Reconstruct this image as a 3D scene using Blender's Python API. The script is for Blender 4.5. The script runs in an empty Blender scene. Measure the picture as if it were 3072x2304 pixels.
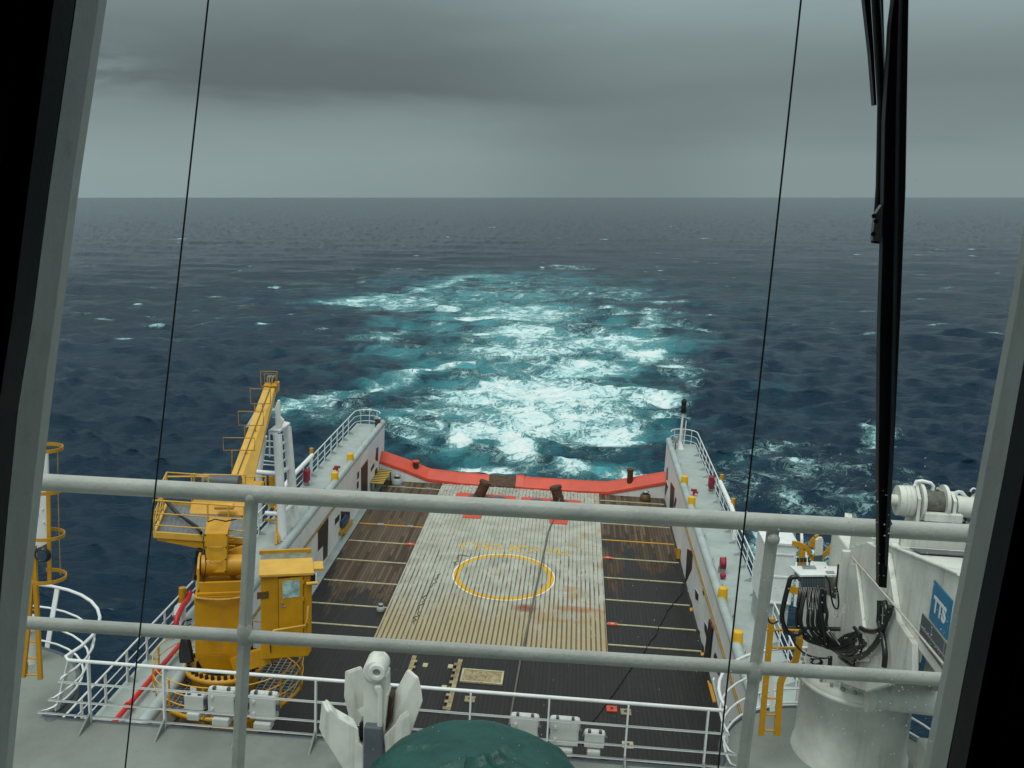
import bpy, bmesh, math, random
import numpy as np
from mathutils import Vector, Matrix
random.seed(7); rng = np.random.default_rng(11)
S = bpy.context.scene
COL = S.collection
R = math.radians
# ------------------------------------------------------------------ camera and ship frame
# Ship frame: X across the ship (photo right), Y towards the stern, Z up; cargo deck is z = 0, the eye is at (0,0,20).
F, CX, CY, H = 3055.0, 1536.0, 1152.0, 20.0
HC = 25.0                                                # eye height above the sea
va = np.array([(1255-1106)*3072/2212, (829-375)*3072/2212, -F]); va /= np.linalg.norm(va)
vt = np.array([math.cos(.060), -math.sin(.060), 0.0]); vt[2] = -(vt[0]*va[0]+vt[1]*va[1])/va[2]; vt /= np.linalg.norm(vt)
vu = np.cross(vt, va)
def ray(u, v):
    r = np.array([(u-CX)/F, -(v-CY)/F, -1.0])
    return np.array([r@vt, r@va, r@vu])
def P(u, v, x=None, y=None, z=None):
    """a survey point of the photograph on a plane of the ship (x=, y= or z=)"""
    r = ray(u, v)
    s = (z-H)/r[2] if z is not None else (y/r[1] if y is not None else x/r[0])
    return Vector((r[0]*s, r[1]*s, H+r[2]*s))
PITCH = 10.4
cr = Matrix.Rotation(R(90-PITCH), 3, 'X')                # looks along +Y world, 10.4 degrees down
SH3 = Matrix((vt, va, vu)).transposed()
SHIP = Matrix.Translation((0, 0, HC)) @ (cr @ SH3).to_4x4() @ Matrix.Translation((0, 0, -H))
cam = bpy.data.cameras.new('camera'); co = bpy.data.objects.new('camera', cam); COL.objects.link(co)
co.matrix_world = Matrix.Translation((0, 0, HC)) @ cr.to_4x4()
cam.sensor_width = 36.0; cam.lens = 36.0*F/3072; cam.clip_start = .02; cam.clip_end = 90000
S.camera = co
# ------------------------------------------------------------------ materials
def nt(name):
    m = bpy.data.materials.new(name); m.use_nodes = True
    t = m.node_tree; t.nodes.clear()
    o = t.nodes.new('ShaderNodeOutputMaterial'); b = t.nodes.new('ShaderNodeBsdfPrincipled')
    t.links.new(b.outputs[0], o.inputs[0])
    return m, t, b
class G:
    """small helper for node graphs"""
    def __init__(s, t): s.t = t
    def n(s, ty, **k):
        x = s.t.nodes.new(ty)
        for a, v in k.items(): setattr(x, a, v)
        return x
    def put(s, sock, v):
        if hasattr(v, 'is_linked'): s.t.links.new(v, sock)
        elif v is not None: sock.default_value = v
    def m(s, op, a, b=None, c=None, clamp=False):
        x = s.n('ShaderNodeMath', operation=op, use_clamp=clamp)
        s.put(x.inputs[0], a)
        if b is not None: s.put(x.inputs[1], b)
        if c is not None: s.put(x.inputs[2], c)
        return x.outputs[0]
    def mix(s, f, a, b):
        x = s.n('ShaderNodeMix', data_type='RGBA')
        s.put(x.inputs[0], f); s.put(x.inputs[6], c4(a)); s.put(x.inputs[7], c4(b))
        return x.outputs[2]
    def mul(s, f, a, b):
        x = s.n('ShaderNodeMix', data_type='RGBA', blend_type='MULTIPLY')
        s.put(x.inputs[0], f); s.put(x.inputs[6], c4(a)); s.put(x.inputs[7], c4(b))
        return x.outputs[2]
    def step(s, v, lo, hi):
        x = s.n('ShaderNodeMapRange', interpolation_type='SMOOTHSTEP')
        s.put(x.inputs[0], v); s.put(x.inputs[1], lo); s.put(x.inputs[2], hi)
        return x.outputs[0]
    def noise(s, vec, scale, detail=4, rough=.55, dist=0.0):
        x = s.n('ShaderNodeTexNoise'); s.put(x.inputs['Vector'], vec)
        x.inputs['Scale'].default_value = scale; x.inputs['Detail'].default_value = detail
        x.inputs['Roughness'].default_value = rough; x.inputs['Distortion'].default_value = dist
        return x.outputs[0]
    def map(s, vec, sc=(1,1,1), loc=(0,0,0)):
        x = s.n('ShaderNodeMapping'); s.put(x.inputs[0], vec)
        x.inputs['Scale'].default_value = sc; x.inputs['Location'].default_value = loc
        return x.outputs[0]
    def obj(s): return s.n('ShaderNodeTexCoord').outputs['Object']
    def xyz(s, v):
        x = s.n('ShaderNodeSeparateXYZ'); s.put(x.inputs[0], v); return x.outputs
    def bump(s, h, st, dist):
        x = s.n('ShaderNodeBump'); x.inputs['Strength'].default_value = st; x.inputs['Distance'].default_value = dist
        s.put(x.inputs['Height'], h); return x.outputs[0]
def c4(c):
    return (*c, 1.0) if isinstance(c, (tuple, list)) and len(c) == 3 else c
def paint(name, base, rough=.45, var=.12, scale=2.5, rust=0.0, rustcol=(.16,.055,.015), dirt=.15, bump=.15, streak=0.0, metal=0.0, spots=0.0):
    m, t, b = nt(name); g = G(t); v = g.obj()
    n1 = g.noise(v, scale, 5, .6); n2 = g.noise(v, scale*9, 4, .65)
    dk = tuple(x*(1-var*2.2) for x in base); lt = tuple(min(.9, x*(1+var*.6)) for x in base)
    c = g.mix(g.step(n1, .3, .7), dk, lt)
    c = g.mix(g.m('MULTIPLY', g.step(n2, .55, .8), dirt), c, tuple(x*.35 for x in base))
    if streak:
        n4 = g.noise(g.map(v, (7, 7, .35)), 1.0, 5, .6)
        c = g.mix(g.m('MULTIPLY', g.step(n4, .52, .78), streak), c, (.19, .15, .10))
    if spots:
        n5 = g.noise(v, scale*14, 2, .5); c = g.mix(g.m('MULTIPLY', g.step(n5, .80-.1*spots, .83-.1*spots), .75), c, (.07,.055,.04))
    if rust:
        n3 = g.noise(v, scale*3.3, 7, .72)
        c = g.mix(g.step(n3, .74-.2*rust, .79-.16*rust), c, rustcol)
    t.links.new(c, b.inputs['Base Color'])
    t.links.new(g.m('ADD', rough-.1, g.m('MULTIPLY', n2, .2)), b.inputs['Roughness'])
    b.inputs['Metallic'].default_value = metal
    if bump: t.links.new(g.bump(n2, bump, .01), b.inputs['Normal'])
    return m
M = {}
M['white'] = paint('white_paint', (.68,.69,.65), .42, .08, 1.3, .2, dirt=.16, streak=.25, spots=.1)
M['whiter'] = paint('clean_white_paint', (.75,.77,.76), .4, .05, 2, 0, dirt=.1)
M['wingwall'] = paint('white_wall_paint', (.78,.78,.77), .45, .06, .5, .12, dirt=.14, streak=.3)
M['cranewhite'] = paint('crane_white_paint', (.68,.69,.63), .4, .10, 1.6, .18, dirt=.24, streak=.5, spots=.12)
M['pipe'] = paint('grey_pipe_paint', (.66,.67,.62), .36, .08, 6, .12, dirt=.25, bump=.25, spots=.18)
M['reveal'] = paint('grey_frame_paint', (.68,.72,.67), .5, .06, 3, 0, dirt=.3)
M['deckgrey'] = paint('grey_deck_paint', (.195,.215,.195), .55, .12, .8, .02, dirt=.3)
M['walk'] = paint('pale_green_deck_paint', (.35,.40,.385), .55, .08, .9, .0, dirt=.2)
M['tube'] = paint('pale_blue_grey_paint', (.38,.44,.435), .45, .08, 1.2, .08, dirt=.16)
M['yellow'] = paint('yellow_paint', (.57,.275,.004), .42, .08, 1.4, .18, dirt=.3, rustcol=(.16,.06,.012), streak=.28, spots=.5)
M['boomyellow'] = paint('pale_yellow_paint', (.66,.38,.055), .5, .06, 1.4, .15, dirt=.15, rustcol=(.3,.2,.1))
M['capyellow'] = paint('bright_yellow_paint', (.74,.42,.01), .5, .05, 2, 0, dirt=.1)
M['rustyellow'] = paint('rusty_yellow_paint', (.5,.25,.04), .6, .15, 6, .9, rustcol=(.17,.07,.025))
M['red'] = paint('orange_red_paint', (.60,.062,.026), .45, .07, 1.2, .2, dirt=.2, rustcol=(.30,.06,.02))
M['pipered'] = paint('red_pipe_paint', (.6,.02,.02), .4, .06, 3, 0)
M['maroon'] = paint('maroon_cover', (.30,.015,.04), .6, .2, 4, 0)
M['rust'] = paint('rusty_steel', (.075,.035,.018), .7, .3, 5, 1.0, rustcol=(.16,.06,.018), bump=.5)
M['rustplate'] = paint('rusty_cream_plate', (.34,.28,.16), .6, .2, 3, 1.1, rustcol=(.17,.075,.02))
M['strip'] = paint('cream_steel_strip', (.45,.42,.27), .55, .12, 2, .75, rustcol=(.22,.09,.025))
M['orangestrip'] = paint('orange_yellow_strip', (.66,.33,.03), .5, .1, 2, .3)
M['dark'] = paint('black_paint_and_shade', (.015,.016,.018), .5, .1, 3, 0, dirt=0)  # plain black paint, and painted shade for the casing openings
M['black'] = paint('black_rubber', (.010,.010,.011), .45, .1, 8, 0, dirt=0, bump=.05)
M['hose'] = paint('wet_black_hose', (.012,.014,.014), .22, .2, 9, 0, dirt=0, bump=.1)
M['slate'] = paint('dark_grey_paint', (.085,.10,.115), .5, .1, 3, 0)
M['bolt'] = paint('dark_bolt_steel', (.05,.04,.03), .5, .2, 9, 0, metal=.4)
M['galv'] = paint('galvanised_steel', (.36,.38,.38), .45, .12, 5, .2, metal=.5)
M['grate'] = paint('grey_grating', (.16,.185,.20), .55, .1, 4, 0)
M['blue'] = paint('blue_sign', (.012,.17,.33), .4, .06, 3, 0, dirt=.1)
M['woodpanel'] = paint('dark_wood_panel', (.07,.034,.016), .55, .3, 3, 0, dirt=.2)
M['olive'] = paint('olive_seam', (.11,.10,.03), .5, .05, 3, 0)
M['rope'] = paint('grey_wire_rope', (.12,.12,.10), .6, .2, 12, 0)
M['palerope'] = paint('pale_wire', (.5,.47,.40), .6, .1, 12, 0)
M['paleglass'] = paint('painted_reflection_glass', (.42,.60,.57), .08, .25, 5, 0, dirt=.5, bump=0)  # opaque pane, the reflection is put into its pale colour
M['skylight'] = paint('grey_skylight', (.20,.20,.15), .3, .2, 4, 0)
M['glassdark'] = paint('dark_glass', (.10,.19,.19), .08, .1, 2, 0, dirt=0, bump=0)
M['bluetarp'] = paint('blue_tarpaulin', (.03,.09,.19), .5, .3, 6, 0)
M['plaque'] = paint('bronze_plaque', (.12,.07,.025), .5, .2, 20, 0)
M['gold'] = paint('brown_yellow_pipe', (.30,.19,.035), .5, .15, 3, .3)
def m_tarp():
    m, t, b = nt('green_tarpaulin'); g = G(t); v = g.obj()
    n = g.noise(v, 4, 5, .6); n2 = g.noise(v, 90, 2)
    t.links.new(g.mix(g.step(n, .3, .7), (.0015,.045,.036), (.003,.072,.058)), b.inputs['Base Color'])
    b.inputs['Roughness'].default_value = .5
    t.links.new(g.bump(g.m('ADD', g.noise(v, 6, 4, .6, .6), g.m('MULTIPLY', n2, .04)), .5, .05), b.inputs['Normal'])
    return m
M['tarp'] = m_tarp()
def m_deck():
    m, t, b = nt('wet_timber_deck'); g = G(t); v = g.obj(); x, y, z = g.xyz(v)
    px = g.m('DIVIDE', x, .17); cell = g.m('FLOOR', px)
    w = g.n('ShaderNodeTexWhiteNoise', noise_dimensions='2D')
    cx = g.n('ShaderNodeCombineXYZ'); g.put(cx.inputs[0], cell)
    off = g.n('ShaderNodeTexWhiteNoise', noise_dimensions='1D'); g.put(off.inputs['W'], cell)
    yl = g.m('FLOOR', g.m('ADD', g.m('DIVIDE', y, 4.2), g.m('MULTIPLY', off.outputs[0], 9)))
    g.put(cx.inputs[1], yl); t.links.new(cx.outputs[0], w.inputs['Vector']); pr = w.outputs[0]
    grain = g.noise(g.map(v, (14, .7, 1)), 1, 6, .65)
    dry = g.mix(pr, (.070,.046,.030), (.165,.122,.086))
    dry = g.mul(.6, dry, g.mix(grain, (.35,.33,.3), (1,1,1)))
    # water and coating lie in long ragged patches that end plank by plank
    n = g.noise(g.map(v, (.55, .16, 1)), 1, 6, .62)
    wm = g.m('ADD', n, g.m('MULTIPLY', g.m('SUBTRACT', pr, .5), .16))
    wm = g.m('ADD', wm, g.m('MULTIPLY', g.m('SUBTRACT', 46.5, y), .035))
    wm = g.m('ADD', wm, g.m('MULTIPLY', g.m('GREATER_THAN', x, 0), .25))
    wet = g.m('MULTIPLY', g.step(wm, .50, .58), g.m('SUBTRACT', 1.0, g.m('MULTIPLY', g.step(pr, .55, .95), .05)))
    c = g.mix(wet, dry, g.mix(grain, (.006,.006,.007), (.030,.029,.028)))
    spk = g.noise(v, 16, 2, .5); c = g.mix(g.step(spk, .75, .78), c, (.3,.29,.26))
    fr = g.m('FRACT', px); gap = g.m('LESS_THAN', fr, .09); c = g.mix(gap, c, (.006,.005,.005))
    t.links.new(c, b.inputs['Base Color'])
    t.links.new(g.mix(wet, (.75,.75,.75), (.42,.42,.42)), b.inputs['Roughness'])
    b.inputs['Specular IOR Level'].default_value = .2
    t.links.new(g.bump(g.m('SUBTRACT', grain, gap), .4, .01), b.inputs['Normal'])
    return m
M['timber'] = m_deck()
HB = Vector((-2.65, 39.6, 0))
def m_hatch():
    m, t, b = nt('rusty_sheathed_hatch'); g = G(t); v = g.obj(); x, y, z = g.xyz(v)
    base = g.mix(g.step(g.noise(v, .8, 5, .6), .3, .7), (.30,.305,.255), (.43,.44,.38))
    big = g.noise(g.map(v, (.5, .13, 1), (3, 1, 0)), 1, 5, .6)
    near = g.m('MULTIPLY', g.m('SUBTRACT', 6.2, y), .11)
    rs = g.step(g.m('ADD', big, g.m('MAXIMUM', near, -.12)), .42, .95)
    c = g.mix(g.m('MULTIPLY', rs, .75), base, (.34,.27,.13))
    rt = g.m('ADD', g.noise(g.map(v, (.5,.5,1), (0, 7, 0)), 1.4, 5, .6), g.m('MULTIPLY', g.m('GREATER_THAN', x, 2.6), .08))
    c = g.mix(g.m('MULTIPLY', g.step(rt, .62, .74), .6), c, (.38,.24,.08))
    # ring: white outline, yellow band
    ex = g.m('DIVIDE', g.m('SUBTRACT', x, 0.0), 2.56); ey = g.m('DIVIDE', g.m('SUBTRACT', y, 8.38), 2.97)
    r = g.m('SQRT', g.m('ADD', g.m('MULTIPLY', ex, ex), g.m('MULTIPLY', ey, ey)))
    def band(lo, hi): return g.m('MULTIPLY', g.m('GREATER_THAN', r, lo), g.m('LESS_THAN', r, hi))
    wear = g.noise(v, 2.4, 6, .7)
    c = g.mix(g.m('MULTIPLY', band(.87, .982), g.step(wear, .27, .36)), c, (.62,.36,.02))
    c = g.mix(g.m('MULTIPLY', band(.982, 1.005), g.step(wear, .25, .3)), c, (.78,.78,.72))
    # rust stains of their own shape
    def blob(px, py, rx, ry, k):
        d = g.m('ADD', g.m('POWER', g.m('DIVIDE', g.m('SUBTRACT', x, px), rx), 2.0), g.m('POWER', g.m('DIVIDE', g.m('SUBTRACT', y, py), ry), 2.0))
        d = g.m('ADD', d, g.m('MULTIPLY', g.noise(v, 2.2, 5, .7), 1.5))
        return g.m('MULTIPLY', g.step(d, 1.7, .6), k)
    for px, py, rx, ry, k, cc in ((1.35, 4.7, .75, .6, .95, (.20,.045,.012)), (3.9, 5.0, 1.7, .45, .8, (.36,.13,.03)),
                                  (2.9, 3.6, 1.2, .3, .5, (.33,.17,.05)), (1.9, 3.9, .8, 1.0, .5, (.33,.19,.07))):
        c = g.mix(blob(px, py, rx, ry, k), c, cc)
    # rust bleeding from the seams and scuffs
    fr = g.m('FRACT', g.m('DIVIDE', g.m('ADD', x, 20.0), .2152)); ed = g.m('MINIMUM', fr, g.m('SUBTRACT', 1.0, fr))
    sn = g.noise(g.map(v, (3, .5, 1)), 1.2, 5, .65)
    edge = g.m('MULTIPLY', g.step(ed, .20, .05), g.step(g.m('ADD', sn, g.m('MULTIPLY', g.m('SUBTRACT', 9, y), .020)), .42, .60))
    c = g.mix(g.m('MULTIPLY', edge, .88), c, (.11,.043,.014))
    sp = g.noise(v, 7.5, 3, .6); c = g.mix(g.m('MULTIPLY', g.step(sp, .70, .74), .8), c, (.07,.05,.045))
    far = g.m('MULTIPLY', g.step(y, 16.5, 18.5), g.step(g.noise(g.map(v, (4, 2.2, 1)), 1.5, 4, .6), .55, .62))
    c = g.mix(g.m('MULTIPLY', far, .7), c, (.09,.08,.07))
    t.links.new(c, b.inputs['Base Color']); b.inputs['Roughness'].default_value = .6
    t.links.new(g.bump(g.noise(v, 14, 4, .6), .3, .01), b.inputs['Normal'])
    return m
M['hatch'] = m_hatch()
M['groove'] = paint('rusty_groove', (.035,.017,.009), .8, .2, 3, .5, rustcol=(.12,.05,.015))
def m_letters():
    m, t, b = nt('worn_yellow_letter_paint'); g = G(t); v = g.obj(); x, y, z = g.xyz(v)
    tr = g.n('ShaderNodeBsdfTransparent'); mx = g.n('ShaderNodeMixShader'); o = [n for n in t.nodes if n.type == 'OUTPUT_MATERIAL'][0]
    b.inputs['Base Color'].default_value = (.62,.38,.03,1); b.inputs['Roughness'].default_value = .6
    fr = g.m('FRACT', g.m('DIVIDE', g.m('ADD', x, 20.0), .2152)); ed = g.m('MINIMUM', fr, g.m('SUBTRACT', 1.0, fr))
    keep = g.m('MULTIPLY', g.m('GREATER_THAN', ed, .12), g.step(g.noise(v, 1.8, 5, .7), .43, .50))
    t.links.new(keep, mx.inputs[0]); t.links.new(tr.outputs[0], mx.inputs[1]); t.links.new(b.outputs[0], mx.inputs[2])
    t.links.new(mx.outputs[0], o.inputs[0]); return m
M['letters'] = m_letters()
def m_glass():
    m, t, b = nt('window_glass'); g = G(t); o = [n for n in t.nodes if n.type == 'OUTPUT_MATERIAL'][0]
    tr = g.n('ShaderNodeBsdfTransparent'); tr.inputs[0].default_value = (.97,.985,.98,1)
    gl = g.n('ShaderNodeBsdfGlossy'); gl.inputs['Roughness'].default_value = .02
    fz = g.n('ShaderNodeFresnel'); fz.inputs[0].default_value = 1.3
    mx = g.n('ShaderNodeMixShader'); t.links.new(g.m('MULTIPLY', fz.outputs[0], .8), mx.inputs[0])
    t.links.new(tr.outputs[0], mx.inputs[1]); t.links.new(gl.outputs[0], mx.inputs[2]); t.links.new(mx.outputs[0], o.inputs[0])
    return m
M['glass'] = m_glass()
def m_drop():
    m, t, b = nt('salt_spray_droplet'); o = [n for n in t.nodes if n.type == 'OUTPUT_MATERIAL'][0]
    tl = t.nodes.new('ShaderNodeBsdfTranslucent'); tl.inputs[0].default_value = (.95,.96,.95,1); t.links.new(tl.outputs[0], o.inputs[0])
    return m
M['drop'] = m_drop()
def m_stripes():
    m, t, b = nt('yellow_black_hazard_paint'); g = G(t); v = g.obj(); x, y, z = g.xyz(v)
    f = g.m('GREATER_THAN', g.m('FRACT', g.m('DIVIDE', y, .36)), .5)
    t.links.new(g.mix(f, (.66,.44,.05), (.012,.012,.012)), b.inputs['Base Color']); return m
M['hazard'] = m_stripes()
# ------------------------------------------------------------------ mesh builder (everything in ship coordinates)
class MB:
    def __init__(s): s.v = []; s.f = []; s.sm = []
    def add(s, vs, fs, smooth=False):
        o = len(s.v); s.v += [tuple(x) for x in vs]
        for f in fs: s.f.append(tuple(i+o for i in f)); s.sm.append(smooth)
        return s
    def hexa(s, a):          # 8 corners: bottom ring 0-3, top ring 4-7
        return s.add(a, [(0,3,2,1), (4,5,6,7), (0,1,5,4), (1,2,6,5), (2,3,7,6), (3,0,4,7)])
    def box(s, x0, x1, y0, y1, z0, z1):
        return s.hexa([(x0,y0,z0), (x1,y0,z0), (x1,y1,z0), (x0,y1,z0), (x0,y0,z1), (x1,y0,z1), (x1,y1,z1), (x0,y1,z1)])
    def bar(s, a, b, w, h, up=(0,0,1)):
        a = Vector(a); b = Vector(b); d = (b-a).normalized(); up = Vector(up)
        if abs(d.dot(up)) > .95: up = Vector((0,1,0))
        x = d.cross(up).normalized()*w/2; u = x.cross(d).normalized()*h/2
        return s.hexa([a-x-u, a+x-u, a+x+u, a-x+u, b-x-u, b+x-u, b+x+u, b-x+u])
    def prism(s, poly, vec):
        n = len(poly); vec = Vector(vec); a = [Vector(p) for p in poly]; b = [p+vec for p in a]
        return s.add(a+b, [tuple(range(n)), tuple(range(2*n-1, n-1, -1))] + [(i, i+n, (i+1) % n+n, (i+1) % n) for i in range(n)])
    def tube(s, pts, r, n=10, closed=False, r1=None):
        pts = [Vector(p) for p in pts]; m = len(pts); rings = []
        up = Vector((0,0,1)); pd = None
        for i, p in enumerate(pts):
            if closed: d = pts[(i+1) % m]-pts[i-1]
            else: d = pts[min(i+1, m-1)]-pts[max(i-1, 0)]
            d.normalize()
            if pd is None:
                u = up if abs(d.z) < .9 else Vector((1,0,0))
                x = d.cross(u).normalized()
            else:
                x = (x - d*x.dot(d)).normalized()
            pd = d; y = x.cross(d)
            rr = r if r1 is None else r+(r1-r)*i/max(1, m-1)
            if 0 < i < m-1 or closed:     # keep the width through a mitre
                c = (pts[i]-pts[i-1]).normalized().dot(d); rr = rr/max(.6, c) if False else rr
            rings.append([p+(x*math.cos(2*math.pi*k/n)+y*math.sin(2*math.pi*k/n))*rr for k in range(n)])
        vs = [q for rg in rings for q in rg]; fs = []
        for i in range(m if closed else m-1):
            a = i*n; b = ((i+1) % m)*n
            fs += [(a+k, a+(k+1) % n, b+(k+1) % n, b+k) for k in range(n)]
        s.add(vs, fs, True)
        if not closed:
            s.add(rings[0], [tuple(range(n-1, -1, -1))]); s.add(rings[-1], [tuple(range(n))])
        return s
    def cyl(s, a, b, r0, r1=None, n=24):
        return s.tube([a, b], r0, n, r1=r0 if r1 is None else r1)
    def lathe(s, c, prof, n=32, ang=(0, 2*math.pi), wob=None):
        c = Vector(c); full = ang[1]-ang[0] > 6.28; k = n if full else n+1; vs = []
        for j, (r, z) in enumerate(prof):
            for i in range(k):
                a = ang[0]+(ang[1]-ang[0])*i/n; q = 1+(wob(a, j/(len(prof)-1)) if wob else 0)
                vs.append(c+Vector((r*q*math.cos(a), r*q*math.sin(a), z)))
        fs = []
        for j in range(len(prof)-1):
            for i in range(n):
                a = j*k+i; b = j*k+(i+1) % k; fs.append((a, b, b+k, a+k))
        return s.add(vs, fs, True)
    def rotz(s, c, deg):
        m = Matrix.Rotation(R(deg), 3, 'Z'); c = Vector((c[0], c[1], 0)); s.v = [tuple(m @ (Vector(v)-c)+c) for v in s.v]; return s
    def ball(s, c, r, n=10):
        return s.lathe(c, [(max(1e-4, r*math.sin(math.pi*i/n)), -r*math.cos(math.pi*i/n)) for i in range(n+1)], n*2)
def mesh(name, mb, base, mat, bevel=0):
    me = bpy.data.meshes.new(name); b = Vector(base)
    me.from_pydata([Vector(v)-b for v in mb.v], [], mb.f); me.update()
    bm = bmesh.new(); bm.from_mesh(me)
    bmesh.ops.recalc_face_normals(bm, faces=bm.faces); bm.to_mesh(me); bm.free()
    me.polygons.foreach_set('use_smooth', mb.sm[:len(me.polygons)])
    me.materials.append(M[mat] if isinstance(mat, str) else mat)
    o = bpy.data.objects.new(name, me); COL.objects.link(o)
    if bevel:
        d = o.modifiers.new('bevel', 'BEVEL'); d.width = bevel; d.segments = 2; d.limit_method = 'ANGLE'; d.angle_limit = R(40)
    return o
BASES = {}
def put(o, base): BASES[o.name] = Vector(base); o.matrix_world = SHIP @ Matrix.Translation(base)
def tag(o, label=None, cat=None, group=None, kind=None):
    for k, v in (('label', label), ('category', cat), ('group', group), ('kind', kind)):
        if v: o[k] = v
    return o
class Thing:
    def __init__(s, name, label, cat, base, group=None):
        s.o = bpy.data.objects.new(name, None); COL.objects.link(s.o); s.base = Vector(base); s.o.empty_display_size = .2
        put(s.o, base); tag(s.o, label, cat, group)
    def part(s, name, mb, mat, parent=None, label=None, bevel=0, kind=None):
        o = mesh(name, mb, s.base, mat, bevel); o.parent = parent or s.o
        return tag(o, label, kind=kind)
def single(name, mb, mat, label, cat, base, group=None, bevel=0, kind=None):
    o = mesh(name, mb, base, mat, bevel); put(o, base)
    return tag(o, label, cat if not kind else cat, group, kind)
def copy_thing(root, base, label, group=None):
    def cp(o, par):
        c = o.copy(); COL.objects.link(c); c.parent = par
        for ch in [q for q in bpy.data.objects if q.parent == o]: cp(ch, c)
        return c
    r = cp(root, None); put(r, base); r['label'] = label
    if group: r['group'] = group
    return r
def arc(c, r, a0, a1, n, z):
    return [Vector((c[0]+r*math.cos(R(a0+(a1-a0)*i/n)), c[1]+r*math.sin(R(a0+(a1-a0)*i/n)), z)) for i in range(n+1)]
# ------------------------------------------------------------------ cargo deck, hatch, stern
XL, XR = -11.85, 6.55                                    # inner faces of the two side casings
XC = (XL+XR)/2
single('cargo_deck', MB().box(XL, XR, 14, 62.7, -.3, 0), 'timber', 'open cargo deck sheathed in dark wet timber planks', None, (0, 0, 0), kind='structure')
t = Thing('hatch_cover', 'large grey rust-streaked hatch cover with a yellow ring painted on it', 'hatch cover', HB)
hx0, hx1, pw = -7.62, 2.28, .2152
t.part('frame', MB().box(hx0, hx1, 39.62, 62.5, .003, .045), 'groove')
b = MB(); 
for i in range(46): b.box(hx0+i*pw+.010, hx0+(i+1)*pw-.008, 39.6, 62.45+rng.uniform(-.06, .06), .02, .09)
b.box(hx0-.06, hx0+.012, 39.58, 62.5, .003, .10); b.box(hx1-.012, hx1+.08, 39.58, 62.5, .003, .10)
top = t.part('plank_panel', b, 'hatch')
cu = bpy.data.curves.new('lettering', 'FONT'); cu.body = 'WINCH ONLY'; cu.size = 1.5; cu.align_x = 'CENTER'; cu.space_character = 1.12; cu.extrude = .002; cu.offset = .05
to = bpy.data.objects.new('lettering_curve', cu); COL.objects.link(to); bpy.context.view_layer.update()
me = bpy.data.meshes.new_from_object(to.evaluated_get(bpy.context.evaluated_depsgraph_get())); bpy.data.objects.remove(to)
xs = [v.co.x for v in me.vertices]; k = 6.1/(max(xs)-min(xs))
me.transform(Matrix.Translation((.22, 12.75, .0945)) @ Matrix.Rotation(math.pi, 4, 'Z') @ Matrix.Diagonal((k, 1.0, 1, 1)))
me.materials.clear(); me.materials.append(M['letters']); me.name = 'lettering'
lo = bpy.data.objects.new('lettering', me); COL.objects.link(lo); lo.parent = t.o
# lashing strips across the timber
ys = [41.33, 43.42, 46.13, 48.87, 51.6, 54.35, 57.1, 61.4]
place = ['nearest the bridge', 'second from the bridge', 'third from the bridge', 'fourth from the bridge', 'fifth from the bridge', '', 'seventh from the bridge', 'nearest the stern']
for side in (0, 1):
    x0, x1 = (XL+.5, hx0-.1) if side == 0 else (hx1+.12, XR-.12)
    for i, y in enumerate(ys):
        org = i == 5
        sd = 'left' if side == 0 else 'right'
        lab = ('orange strip across the timber %s of the hatch' % sd) if org else 'cream rust-spotted strip across the timber %s of the hatch, %s' % (sd, place[i])
        b = MB().box(x0, x1, y-.05, y+.05, 0, .03)
        tt = Thing('lashing_strip', lab, 'deck strip', ((x0+x1)/2, y, 0), 'lashing strips across the deck')
        tt.part('bar', b, 'orangestrip' if org else 'strip')
        if (side, i) in ((0, 4), (1, 1), (1, 4)):
            xx = x1-.26 if side == 0 else x0+.26
            q = tt.part('socket', MB().box(xx-.22, xx+.22, y-.13, y+.13, .003, .05), 'red')
            tt.part('pocket', MB().box(xx-.08, xx+.08, y-.07, y+.07, .05, .056), 'strip', parent=q)
        if (side, i) in ((0, 5), (0, 7)):
            for f in (.33, .8):
                xx = x0+(x1-x0)*f; tt.part('socket', MB().box(xx-.17, xx+.17, y-.15, y+.15, .003, .05), 'galv')
        if side == 0 and i == 1:
            pass
# margin plates along the casings
for sd, xa, xb in (('left', XL+.003, XL+.42), ('right', XR-.1, XR-.003)):
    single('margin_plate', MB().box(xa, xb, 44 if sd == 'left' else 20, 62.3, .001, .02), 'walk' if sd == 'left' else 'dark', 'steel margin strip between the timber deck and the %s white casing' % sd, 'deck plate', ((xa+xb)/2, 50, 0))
# bulwark across the stern
t = Thing('stern_bulwark', 'orange-red capped bulwark across the stern, higher at both ends', 'bulwark', (XC, 63, 0))
prof = [(XL+.02, 1.16), (-10.3, .72), (-8.7, .16), (-6.75, .02), (1.4, .02), (2.9, .06), (XR-.02, .98)]
def cap(b, pts, inner=62.62, rise=.60, depth=.95, out=63.55):
    for (xa, za), (xb, zb) in zip(pts, pts[1:]):
        ra = []; rb = []
        for yy, zz in ((0, .0), (.03, .22), (.62, .92), (.80, 1.0), (.95, .96)):
            ra.append((xa, inner+yy*depth, za+zz*rise)); rb.append((xb, inner+yy*depth, zb+zz*rise))
        ra += [(xa, out+.25, za+rise-.25), (xa, out+.2, za-.6), (xa, inner, za-.05)]; rb += [(xb, out+.25, zb+rise-.25), (xb, out+.2, zb-.6), (xb, inner, zb-.05)]
        m = len(ra); o = len(b.v); b.v += ra+rb
        for q in range(m): b.f.append((o+q, o+(q+1) % m, o+m+(q+1) % m, o+m+q)); b.sm.append(False)
        b.f.append(tuple(range(o, o+m))); b.sm.append(False); b.f.append(tuple(range(o+2*m-1, o+m-1, -1))); b.sm.append(False)
b = MB(); b.prism([(x, 62.66, -.3) for x, z in (prof[0], prof[-1])][::1] + [(x, 62.66, z+.05) for x, z in prof[::-1]], (0, .7, 0)); t.part('wall', b, 'wingwall')
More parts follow.
